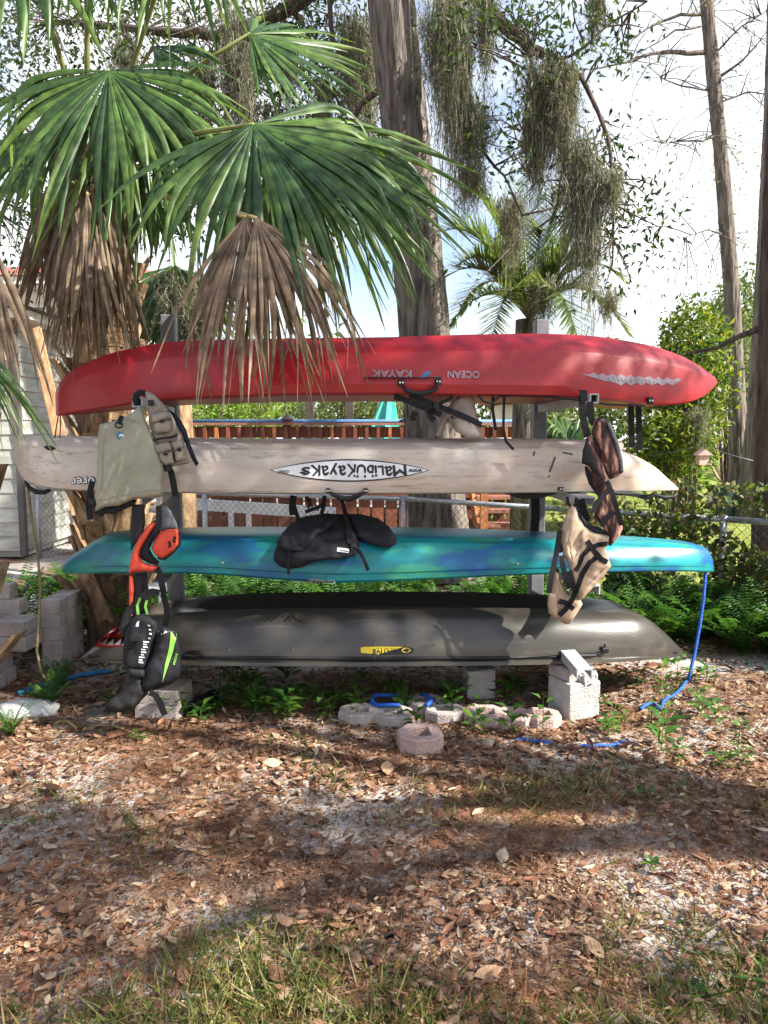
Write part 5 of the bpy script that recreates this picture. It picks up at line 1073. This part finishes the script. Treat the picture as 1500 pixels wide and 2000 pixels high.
limb([(765, -120), (860, -90), (935, 0), (1000, 62), (1040, 95), (1090, 122), (1135, 150)], 7.7, 6.6, .09, .03, LA); limb([(1135, 150), (1160, 205), (1185, 262), (1193, 330), (1202, 400), (1195, 470)], 6.6, 6.4, .022, .008, LA)
limb([(1040, 95), (1032, 180), (1024, 262), (1034, 335)], 6.8, 6.6, .014, .006, LA); limb([(1120, 140), (1115, 240), (1100, 330), (1080, 420)], 6.6, 6.7, .012, .005, LA); limb([(1202, 400), (1240, 420), (1290, 445)], 6.4, 6.3, .008, .004, LA)
limb([(860, -90), (890, 60), (920, 200), (950, 300), (985, 345), (1020, 420)], 7.4, 7.0, .03, .006, LA); limb([(1090, 122), (1140, 90), (1200, 40), (1260, 0)], 6.7, 6.6, .014, .006, LA)
limb([(762, -100), (640, -30), (540, 30), (420, 70), (280, 60), (100, 40)], 7.8, 9.5, .10, .03, LB); limb([(766, 160), (705, 205), (690, 232), (640, 260), (560, 300), (470, 350)], 7.7, 8.4, .035, .008, LB); limb([(540, 30), (470, 150), (430, 260), (360, 330)], 8.5, 8.6, .03, .008, LB)
limb([(280, 60), (200, 200), (60, 330), (0, 420)], 9, 9.2, .03, .01, LB); limb([(640, -30), (650, 80), (690, 160), (620, 220)], 8, 8.2, .03, .008, LB)
cr_ = Crown()
def in_px(pool, cnt, x0, x1, y0, y1, Y0, Y1, keep=None, **kw):
    k = 0
    for _ in range(cnt * 6):
        x = random.uniform(x0, x1); y = random.uniform(y0, y1)
        if keep and random.random() > keep(x, y): continue
        cr_.cluster(at(x, y, random.uniform(Y0, Y1)), pool, **kw); k += 1
        if k >= cnt: break
def kr_(x, y):
    d = min(((x - a) ** 2 + (y - b) ** 2) ** .5 for a, b in ((1000, 30), (1040, 120), (1010, 230), (1090, 60), (1190, 60), (1180, 300), (1210, 420), (1250, 450), (1190, 520), (1000, 300), (1130, 20), (900, 60), (1150, 380)))
    return max(.02, 1 - d / 95)
in_px(LA, 150, 850, 1310, -60, 620, 6.2, 7.4, kr_, n=13, r=.13, L=.078, W=.36)
in_px(LB, 270, -40, 740, -80, 340, 8.0, 10.2, lambda x, y: .9 - .5 * (y > 220) + .0, n=22, r=.24, L=.085, W=.42)
in_px(LB, 40, -60, 130, 330, 560, 8.6, 9.6, None, n=16, r=.2, L=.085); in_px(LB, 50, 560, 740, 60, 440, 8.2, 9.2, None, n=16, r=.2, L=.08)
in_px(LB, 130, 230, 770, 120, 480, 8.6, 10.6, None, n=20, r=.24, L=.085, W=.42)
cr_.done(oak, 'oak_leaf')
for x, y0, y1, w_, Y, n in ((885, -20, 300, 80, 7.0, 420), (860, 20, 190, 60, 7.2, 200), (950, -20, 140, 30, 6.9, 120), (925, 190, 360, 60, 7.0, 200), (900, 170, 330, 30, 7.1, 100), (1055, 120, 330, 60, 6.7, 260), (1100, 130, 320, 55, 6.6, 300), (1050, 220, 360, 40, 6.8, 140), (1130, 260, 520, 60, 6.6, 220), (1160, 300, 600, 40, 6.5, 150), (1000, 380, 520, 50, 7.4, 140), (1165, -20, 70, 24, 6.6, 70), (1195, 330, 420, 30, 6.4, 80), (920, 330, 400, 40, 7.2, 90),
        (455, 20, 260, 60, 8.2, 240), (480, 90, 270, 36, 8.0, 140), (690, 30, 230, 60, 8.2, 240), (560, 60, 180, 40, 8.4, 110), (395, 100, 280, 50, 8.6, 140), (240, 70, 210, 50, 9.0, 110), (630, 150, 300, 36, 8.2, 100), (720, 40, 300, 40, 8.3, 130), (530, 200, 400, 46, 8.6, 130), (330, 200, 380, 44, 8.8, 110), (1190, 560, 640, 40, 8.6, 60), (1060, 540, 640, 60, 8.8, 120)):
    moss_clump(oak, x, y0, y1, w_, Y, n)
for x, y0, y1, w_ in ((370, 535, 660, 70), (345, 560, 660, 50), (395, 590, 670, 50)): moss_clump(pm, x, y0, y1, w_, 6.5, 220)
def big_tree(name, label, px, Y, m, base, n=18, amp=.05):
    t = thing(name, label, 'tree', base); P, Rr = trunk_px(px, Y, Y); mb = MB(); bark(mb, P, Rr, n, amp); mb.build('trunk', m, t, smooth=True); return t
# slim cypress and its thin limbs
b = gnd(1446, 1003); cy = big_tree('cypress_tree', 'slim leaning cypress with sparse bare side limbs beyond the fence', [(1362, -260, 20), (1380, 0, 22), (1398, 200, 23), (1415, 380, 25), (1428, 550, 27), (1438, 750, 30), (1444, 900, 34), (1447, 1003, 48)], b.y, 'bark_pale', b)
LM[:] = [cy, 'bark_pale']; LC = []
for px, r0 in (([(1378, 104), (1330, 102), (1280, 104), (1230, 118), (1180, 132), (1120, 136)], .05), ([(1376, 28), (1330, 30), (1285, 45), (1240, 70), (1195, 96)], .035), ([(1380, 50), (1320, 60), (1270, 90), (1230, 118)], .02), ([(1388, 178), (1340, 170), (1300, 158), (1265, 128)], .02), ([(1402, 262), (1370, 276), (1330, 275), (1290, 280)], .025), ([(1405, 150), (1450, 120), (1500, 60)], .03), ([(1410, 200), (1460, 180), (1520, 190)], .02), ([(1420, 460), (1380, 450), (1340, 462)], .015), ([(1400, 100), (1450, 50), (1500, 20)], .02)):
    limb(px, b.y, b.y - .6, r0, .006, LC)
mb = MB()
for _ in range(70):
    p = random.choice(LC); q = p + Vector((random.uniform(-.9, .9), random.uniform(-.5, .5), random.uniform(-.5, .6))); mb.tube([p, (p + q) / 2 + Vector((0, 0, .08)), q], [.012, .008, .004], 4)
mb.build('twigs', 'bark_pale', cy, smooth=True)['kind'] = 'stuff'
cr_ = Crown(); in_px(LC, 70, 1180, 1560, -60, 330, b.y - .8, b.y + .3, lambda x, y: .25 + .75 * (x > 1420 and y < 240), n=10, r=.22, L=.09, W=.2); in_px(LC, 36, 1290, 1520, 270, 620, b.y - .6, b.y + 1, None, n=12, r=.25, L=.10, W=.3); cr_.done(cy, 'far_leaf')
b = gnd(1478, 1012); bt_ = big_tree('cypress_tree', 'broad pale cypress trunk with buttressed base beyond the fence', [(1525, -260, 28), (1516, 100, 32), (1504, 420, 36), (1494, 620, 40), (1486, 800, 46), (1480, 930, 58), (1478, 1012, 92)], b.y, 'bark_pale', b)
b = gnd(1522, 1195); nt_ = big_tree('oak_tree', 'dark trunked tree standing on the garden side at the frame edge', [(1560, -400, 60), (1545, 100, 66), (1530, 500, 74), (1522, 850, 80), (1520, 1080, 90), (1522, 1195, 120)], b.y, 'bark_dark', b)
LM[:] = [nt_, 'bark_dark']; LN = []; limb([(1540, 610), (1500, 632), (1450, 655), (1400, 682), (1350, 690), (1310, 705)], b.y, b.y + .3, .035, .005, LN);

# unseen shade tree, added; leaf clusters sit on sun rays to shade chosen spots
def shade_tree(label, base, targets, t0, t1, leafn, L, r):
    t = thing('added_shade_oak', label, 'tree', base); base = Vector(base); top = base + Vector((-.6, .4, 4.2)); mbt = MB()
    P = [base + Vector((0, 0, -.1)), base + Vector((.05, .05, 1.5)), base + Vector((-.15, .1, 3.0)), top]; bark(mbt, P, [.34, .27, .22, .15], 18, .05); mbt.build('trunk', 'bark_grey', t, smooth=True)
    pool = []; mb2 = MB(); cs = [Vector(p) + SDIR * random.uniform(t0, t1) for p in targets]
    for k in range(9):
        c = cs[int(k * len(cs) / 9)]; m_ = (top + c) / 2 + Vector((0, 0, .7)); s0 = P[2].lerp(top, random.random()); Q = [s0.lerp(m_, j / 6).lerp(m_.lerp(c, j / 6), j / 6) for j in range(7)]; mb2.tube(Q, [.10, .085, .07, .055, .04, .025, .012], 7); pool += Q[1:]
    mb2.build('branches', 'bark_grey', t, smooth=True); cw = Crown()
    for c in cs: cw.cluster(c, pool, n=leafn, r=r, L=L, W=.5)
    cw.done(t, 'oak_leaf')
tg = []
for _ in range(100): u = random.uniform(-2.5, .75); tg.append(rk(u, random.uniform(-.9, .1), random.uniform(.1, 2.1)) if random.random() < 1.05 - .35 * (u > .3) else rk(u, -.5, 1))
for _ in range(34): tg.append(Vector((random.uniform(-2.2, .1), random.uniform(2.42, 2.75), 0)))
for _ in range(27): tg.append(Vector((random.uniform(-1.6, 1.7), random.uniform(1.3, 2.02), 0)))
for _ in range(7): tg.append(Vector((random.uniform(-2.0, 1.8), random.uniform(2.9, 3.7), 0)))
shade_tree('unseen live oak added outside the frame, its crown shaped to shade the yard', (6.6, .6, 0), tg, 7.2, 9.8, 30, .11, .17)

# ------------------------------------------------------------ shrubs and far greenery
def bush(name, label, cx, cy, rx, ry, Y, n, L, m, cat='shrub', rY=.8, W=.45, group=None, base=None):
    c = at(cx, cy, Y); rX = rx / F * Y; rZ = ry / F * Y; t = thing(name, label, cat, base or (c.x, Y, 0), 0, group); a = rng.normal(size=(n, 3)); a = unit(a) * (rng.random((n, 1)) ** .4)
    lump = np.array([1 + .35 * noise.noise(Vector((v[0] * 2.2, v[1] * 2.2, v[2] * 2.2 + cx))) for v in a])[:, None]; pos = np.array(c) + a * lump * np.array([rX, rY, rZ]); pos = pos[pos[:, 2] > .05]; k = len(pos); Ls = L * rng.uniform(.6, 1.3, k)
    leaf_obj('crown', [scatter(pos, rdir(k, -.3), rdir(k, .7), Ls, Ls * W)], m, t); mb = MB()
    for i in range(9):
        q = Vector(pos[rng.integers(0, k)]); b_ = Vector((c.x + random.uniform(-.15, .15), Y + random.uniform(-.15, .15), -.02)); mb.tube([b_, (b_ + q) / 2 + Vector((0, 0, .25)), q], [.035, .022, .008], 6)
    mb.build('stems', 'twig', t, smooth=True); return t
bush('evergreen_shrub', 'dense dark green shrub with yellowing leaves beyond the fence', 1345, 740, 78, 150, 11.5, 5200, .11, 'shrub_leaf')
bush('evergreen_shrub', 'low dark shrub under the bird house beyond the fence', 1310, 860, 75, 75, 11.0, 3600, .10, 'shrub_leaf')
bush('evergreen_shrub', 'pale leafy shrub between the cypress trunks', 1440, 640, 55, 120, 15.0, 1800, .12, 'far_leaf')
bush('flower_border', 'bright green strappy border plants on the lawn under the shrub', 1335, 935, 36, 20, 12.0, 500, .28, 'bamboo_leaf', 'plant', .3, .12)
bush('bamboo_clump', 'bright bamboo thicket beyond the deck railing', 440, 800, 120, 62, 14.0, 3600, .17, 'bamboo_leaf', 'bamboo', .7, .14)
bush('evergreen_shrub', 'light green shrub beyond the pergola', 690, 800, 150, 60, 18.0, 2200, .15, 'far_leaf')
bush('evergreen_shrub', 'low fresh green shrub in the bed by the blue hanging rope', 1425, 1185, 48, 45, 5.6, 1500, .055, 'weed_leaf', 'shrub', .25)
bush('evergreen_shrub', 'leafy creeper mound at the foot of the fence behind the tan vest', 1235, 1150, 50, 45, 6.0, 1300, .06, 'weed_leaf', 'shrub', .25)
sb = gnd(1432, 985); bsb = thing('bare_shrub', 'bare pale stemmed shrub fanning up beside the white boulders', 'shrub', sb); mb = MB(); rs = random.Random(4)
for k in range(9):
    tx = 1300 + k * 26; ty = 690 + abs(k - 4) * 22; q = at(tx, ty, sb.y + rs.uniform(-.6, .6)); m_ = (sb + q) / 2 + Vector((rs.uniform(-.1, .1), 0, .25)); Q = [sb.lerp(m_, j / 6).lerp(m_.lerp(q, j / 6), j / 6) for j in range(7)]
    mb.tube(Q, [.04, .034, .028, .022, .016, .011, .006], 6)
    for j in range(10):
        p = Q[rs.randint(3, 6)]; e = p + Vector((rs.uniform(-.6, .6), rs.uniform(-.3, .3), rs.uniform(-.1, .6))); mb.tube([p, (p + e) / 2 + Vector((0, 0, .05)), e], [.008, .006, .003], 4)
mb.build('stems', 'twig_pale', bsb, smooth=True)
cr_ = Crown(); in_px(None, 26, 1290, 1500, 680, 880, sb.y - .6, sb.y + .6, None, n=5, r=.2, L=.09); cr_.done(bsb, 'shrub_leaf'); moss_clump(bsb, 1365, 800, 900, 26, 10.4, 90)
c = at(1110, 848, 14); pl = thing('dwarf_palm', 'small blue green fan palm on the lawn behind the white kayak', 'palm tree', (c.x, 14, 0)); mb = MB(); mb.tube([(c.x, 14, 0), (c.x, 14, 1.3)], .09, 8); mb.build('trunk', 'palm_boot', pl)
for i in range(9):
    a = i * .7; frond(pl, (c.x, 14, 1.3), (c.x + math.cos(a), 14 + math.sin(a) * .6 - .2, 1.75 - .5 * (i % 3)), 1.0, 130, nseg=16, droop=.5, seed=120 + i)
def far_tree(x, Y, h, r, label, m='far_leaf', n=1500):
    t = thing('background_tree', label, 'tree', (x, Y, 0), 0, 'hazy trees at the back of the gardens'); mb = MB(); mb.tube([(x, Y, -.1), (x + .2, Y, h * .4), (x - .1, Y, h * .8)], [.28, .2, .08], 8); mb.build('trunk', 'bark_grey', t, smooth=True)
    a = unit(rng.normal(size=(n, 3))) * (rng.random((n, 1)) ** .45); lump = np.array([1 + .6 * noise.noise(Vector((v[0] * 2.4 + x, v[1] * 2.4, v[2] * 2.4))) for v in a])[:, None]; pos = np.array([x, Y, h * .58]) + a * lump * np.array([r, r * .8, h * .46]); pos = pos[pos[:, 2] > .1]; k = len(pos); Ls = rng.uniform(.25, .5, k)
    leaf_obj('crown', [scatter(pos, rdir(k, -.3), rdir(k, .6), Ls, Ls * .5)], m, t)
for x, Y, h, r in ((-16, 34, 8.5, 4.5), (-9, 30, 7, 3.6), (-3, 27, 5.2, 3.2), (1.5, 31, 4.6, 3.0), (5.5, 28, 4.4, 2.8), (9.5, 33, 5.0, 3.4), (13, 27, 6, 3.2), (17, 30, 9, 4.2), (21, 24, 8, 4), (27, 33, 9, 5), (-24, 30, 9, 5)):
    far_tree(x, Y, h, r, 'pale leafy tree closing the view at the back of the gardens')

# ------------------------------------------------------------ ferns and weeds in the bed
def fern_mesh(seed, nf=11, size=.48):
    rs = random.Random(seed); parts = []
    for i in range(nf):
        a = i * 2.4 + rs.uniform(-.3, .3); ln = size * rs.uniform(.7, 1.15); lean = rs.uniform(.35, 1.0); dv = Vector((math.cos(a), math.sin(a), 0)); P = []
        for k in range(22): t = k / 21; P.append(dv * ln * lean * (t ** 1.3) * .9 + Vector((0, 0, ln * (t * 1.05 - .55 * lean * t * t))))
        pos = []; dr = []; L = []
        for k in range(2, 21):
            tn = (P[k + 1] - P[k]).normalized(); sd_ = tn.cross(Vector((0, 0, 1))).normalized(); t = k / 21
            for s_ in (-1, 1): pos.append(tuple(P[k])); dr.append(tuple(sd_ * s_ + tn * .25 + Vector((0, 0, rs.uniform(-.12, .12))))); L.append(.062 * (math.sin(math.pi * min(1, t * 1.02)) ** .6 + .15) * size / .48)
        nrm = np.tile([dv.x * -.4, dv.y * -.4, 1.0], (len(pos), 1)); V, Fc, r = scatter(np.array(pos), np.array(dr), nrm, np.array(L), .017 * size / .48, LEAF_V, LEAF_F); r[:] = min(1, max(0, rs.gauss(.5, .25))); parts.append((V, Fc, r))
        mid = np.array([tuple(p) for p in P[::3]]); parts.append(scatter(mid[:-1], mid[1:] - mid[:-1], np.tile([0, 0, 1.], (len(mid) - 1, 1)), np.linalg.norm(mid[1:] - mid[:-1], axis=1) * 1.05, .006, BLADE_V, BLADE_F))
    V, Fc, r = join(parts); me = np_mesh('fern', V, Fc, r); me.materials.append(MATS['fern_leaf']); return me
FM = [fern_mesh(s) for s in range(5)]
def put(name, me, p, rz, sc, label, cat, group):
    o = bpy.data.objects.new(name, me); col.objects.link(o); o.location = p; o.rotation_euler = (random.uniform(-.12, .12), random.uniform(-.12, .12), rz); o.scale = (sc,) * 3; return tag(o, label, cat, group)
rs = random.Random(21); beds = (('sword fern in the bed between the brick stack and the fan palm', -3.0, -1.2, 4.95, 6.6, 44), ('sword fern under the kayaks between the two rack posts', -1.2, 1.0, 5.3, 6.9, 34), ('sword fern in the bed past the right rack post by the fence', 1.0, 3.2, 4.9, 6.2, 46))
for lb, x0, x1, y0, y1, n_ in beds:
    for i in range(n_):
        x = rs.uniform(x0, x1); y = rs.uniform(y0, y1)
        if x > 1.2 and y > 7.3 - .78 * x + .35: y = 7.3 - .78 * x - rs.uniform(.1, .6)
        if (x - TC.x) ** 2 + (y - 5.15) ** 2 < .09: continue
        put('sword_fern', FM[i % 5], (x, max(y, 4.75), -.01), rs.uniform(0, 6.28), rs.uniform(.75, 1.35), lb, 'fern', lb.replace('sword fern', 'sword ferns'))
for (x, y), s, lb in (((100, 1385), .55, 'small fern arching over the white stone'), ((20, 1440), .4, 'small fern at the frame edge in front of the white stone'), ((225, 1395), .35, 'tiny fern beside the strap of the black mesh bag'), ((120, 1345), .5, 'small fern by the blue hose'), ((785, 1392), .38, 'tiny upright fern growing in a hollow grey paver'), ((772, 1368), .42, 'small fern behind the loop of blue rope'), ((880, 1372), .4, 'small fern beside the small square concrete block')):
    put('small_fern', FM[2], gnd(x, y), rs.uniform(0, 6), s, lb, 'fern', None)
def weed_mesh(seed, n=9, L=.07, tall=.12):
    rs = random.Random(seed); pos = []; dr = []; Ls = []
    for i in range(n):
        a = i * 2.4; z = tall * (.25 + .75 * i / n); pos.append((0.012 * math.cos(a), .012 * math.sin(a), z)); dr.append((math.cos(a), math.sin(a), rs.uniform(.1, .6))); Ls.append(L * rs.uniform(.7, 1.2))
    Ls = np.array(Ls); g = scatter(np.array(pos), np.array(dr), np.tile([0, 0, 1.], (n, 1)), Ls, Ls * .5); st = scatter(np.array([(0, 0, 0.)]), np.array([(0, 0, 1.)]), np.array([(0, -1., 0)]), tall, .008, BLADE_V, BLADE_F)
    V, Fc, r = join([g, st]); me = np_mesh('weed', V, Fc, r); me.materials.append(MATS['weed_leaf']); return me
WM = [weed_mesh(s, 8 + s % 3, .06 + .012 * (s % 3), .08 + .04 * (s % 4)) for s in range(6)]
wl = [(410, 1400), (440, 1392), (480, 1356), (470, 1380), (548, 1392), (560, 1400), (640, 1408), (655, 1392), (590, 1396), (430, 1345), (395, 1412), (610, 1375), (690, 1380), (520, 1370), (500, 1400), (1000, 1368), (1012, 1362), (990, 1374), (860, 1398), (815, 1425), (880, 1400), (940, 1440), (925, 1425), (1188, 1440), (1195, 1432), (1160, 1395), (1400, 1430), (1440, 1480), (1410, 1500), (1245, 1560), (1330, 1545), (1275, 1558), (1300, 1372), (1320, 1350), (1360, 1370), (340, 1405), (268, 1452), (345, 1380), (1000, 1440), (1060, 1430), (1470, 1940), (1370, 1950), (1490, 1900), (235, 1330), (700, 1400), (780, 1415), (1090, 1375), (1270, 1700)]
wl += [(random.uniform(350, 720), random.uniform(1335, 1412)) for _ in range(26)] + [(random.uniform(1180, 1480), random.uniform(1300, 1520)) for _ in range(14)]
for i, (x, y) in enumerate(wl): put('weed', WM[i % 6], gnd(x, y), random.uniform(0, 6), random.uniform(.7, 1.25) * (1.3 if 985 < x < 1015 else 1) * (.45 if y > 1500 else 1), *(('low broad leaved weed in the shaded bed beside the drain pipe', 'weed', 'weeds in the shaded bed') if x < 725 and y < 1460 else ('low broad leaved weed sprouting among the hollow pavers', 'weed', 'weeds among the hollow pavers') if x < 1100 and y < 1460 else ('low weed sprouting through the leaves around the hanging blue rope', 'weed', 'weeds around the hanging rope') if y < 1530 else ('small weed sprouting in the open leaf litter of the yard', 'weed', 'weeds in the open yard')))

# ------------------------------------------------------------ litter, needles, grass, ivy
def ground_pts(n, y0, y1, margin=1.15, pw=1.0):
    y = y0 + (y1 - y0) * rng.random(n) ** pw; x = (rng.random(n) * 2 - 1) * (y * .54 * margin + .3); return np.stack([x, y, np.zeros(n)], 1)
def dens(p, s, off): return np.array([noise.noise(Vector((v[0] * s + off, v[1] * s, 0))) for v in p])
p = ground_pts(62000, 1.3, 6.2, pw=1.3); dn = dens(p, 1.1, 3) - .75 * np.exp(-((p[:, 0] - .45) / .55) ** 2 - ((p[:, 1] - 2.75) / .28) ** 2) - .5 * np.exp(-((p[:, 0] + .55) / .35) ** 2 - ((p[:, 1] - 2.3) / .2) ** 2) + .45 * np.exp(-((p[:, 1] - 3.6) / .8) ** 2); p = p[(dn + rng.normal(size=len(p)) * .25) > -.02]; n_ = len(p)
p[:, 2] = .002 + rng.random(n_) ** 2 * np.where(p[:, 1] < 2.3, .035, .02); L = rng.gamma(2.4, .0105, n_) + .011; L = np.minimum(L, .09) * np.clip(.62 + .38 * (p[:, 1] - 1.5) / 1.8, .6, 1); nr = unit(rng.normal(size=(n_, 3)) * .27 + np.array([0, 0, 1])); d = rdir(n_, 0, .15); h = n_ // 2
pc = ground_pts(42000, 1.3, 4.6, pw=1.4); pc[:, 2] = .003 + rng.random(len(pc)) * .006
leaf_obj('leaf_litter', [scatter(p[:h], d[:h], nr[:h], L[:h], L[:h] * rng.uniform(.28, .5, h), LIT_V, LIT_F, .5), scatter(p[h:], d[h:], nr[h:], L[h:], L[h:] * rng.uniform(.45, .8, n_ - h), LIT_V, LIT_F, -.8), scatter(pc, rdir(len(pc), 0, .2), unit(rng.normal(size=(len(pc), 3)) * .3 + np.array([0, 0, 1])), rng.uniform(.008, .022, len(pc)), rng.uniform(.004, .012, len(pc)))], 'litter', origin=(0, 0, 0))['kind'] = 'stuff'
p = ground_pts(70000, 1.3, 4.6, pw=1.1); dn = dens(p, 1.6, 20); p = p[(dn + rng.normal(size=len(p)) * .2) > -.05]; n_ = len(p); p[:, 2] = .004 + rng.random(n_) * .014
leaf_obj('pine_needles', [scatter(p, rdir(n_, 0, .08), np.tile([0, 0, 1.], (n_, 1)), rng.uniform(.04, .11, n_), .0022, NEED_V, NEED_F)], 'needles', origin=(0, 0, 0))['kind'] = 'stuff'
p = ground_pts(90000, 1.3, 4.2, pw=1.7); dn = dens(p, 1.5, 40) * 1.1 + dens(p, 6, 60) * .5 + (2.3 - p[:, 1]) * .38 + .06 * (p[:, 0] > .1); p = p[(dn + rng.normal(size=len(p)) * .24) > .44]; n_ = len(p)
leaf_obj('grass', [scatter(p, rdir(n_, .75, .6), rdir(n_, .2), rng.gamma(5, .011, n_) + .012, rng.uniform(.003, .007, n_), BLADE_V, BLADE_F)], 'grass', origin=(0, 0, 0))['kind'] = 'stuff'
n_ = 14000; y = rng.uniform(6.5, 22, n_); x = rng.uniform(.8, 12, n_); k = x > (8.4 - y) * 1.2; p = np.stack([x, y, 0 * x], 1)[k]; n_ = len(p)
leaf_obj('lawn_grass', [scatter(p, rdir(n_, 1.0, .6), rdir(n_, .2), rng.uniform(.05, .12, n_), .012, BLADE_V, BLADE_F)], 'lawn_blade', origin=(0, 0, 0))['kind'] = 'stuff'
n_ = 9500; t = rng.random(n_) ** .8 * 3.6; a = np.array([(1.5 + v * .79, 6.47 - v * .615) for v in t]); z = np.clip(rng.normal(.60, .30, n_), .03, 1.12); p = np.stack([a[:, 0] + rng.normal(size=n_) * .06, a[:, 1] + rng.normal(size=n_) * .09, z], 1); kp = np.array([noise.noise(Vector((v[0] * 3, v[2] * 3, 0))) for v in p]) > -.18; p = p[kp]; n_ = len(p); L = rng.uniform(.03, .075, n_)
leaf_obj('fence_ivy', [scatter(p, rdir(n_, -.4), unit(rng.normal(size=(n_, 3)) * .6 + np.array([-.3, -1, .5])), L, L * .75)], 'ivy', origin=(2.5, 5.7, 0))['kind'] = 'stuff'
# a few large fallen leaves that stand out
for i, (x, y, L, rz, lb) in enumerate(((757, 1522, .14, 1.6, 'largest pale fallen leaf lying in front of the loose paver'), (862, 1722, .095, .4, 'broad pale fallen leaf on bare sand'), (578, 1496, .10, 1.5, 'pale fallen leaf lying flat on needles in the sunny patch'), (612, 1675, .08, .2, 'cream fallen leaf standing on edge'), (558, 1662, .075, .9, 'tan fallen leaf beside the cream upright leaf'), (925, 1920, .12, .3, 'big crumpled brown leaf in the grass'), (1370, 1402, .13, 1.4, 'large tan leaf under the hanging blue rope'), (340, 1640, .09, 1.2, 'tan curled leaf on the shaded needles'), (160, 1845, .085, 1.0, 'yellowish leaf on the shaded bare patch'), (1090, 1300 + 150, .11, 1.3, 'tan leaf beside the blue ground rope'), (720, 1420, .13, .5, 'large brown leaf against the grey pavers'), (1010, 1375, .14, 1.2, 'large papery brown leaf leaning on the pink pavers'), (1180, 1885, .11, 2.0, 'crumpled dark brown leaf in the grass'), (690, 1870, .10, 2.4, 'rusty leaf lying on green grass blades'), (535, 1965, .10, .7, 'pale pink brown leaf on the near grass'))):
    L *= .72; c = gnd(x, y) + Vector((0, 0, .02)); d = np.array([[math.cos(rz), math.sin(rz), .05]]); V, Fc, r = scatter(np.array([tuple(c)]), d, np.array([[random.uniform(-.3, .3), -.35, 1.]]), L, L * random.uniform(.42, .66), LIT_V, LIT_F, random.uniform(-1.4, 1.2)); tag(finish('fallen_leaf', np_mesh('fallen_leaf', V, Fc), 'big_leaf', smooth=True), lb, 'leaf')
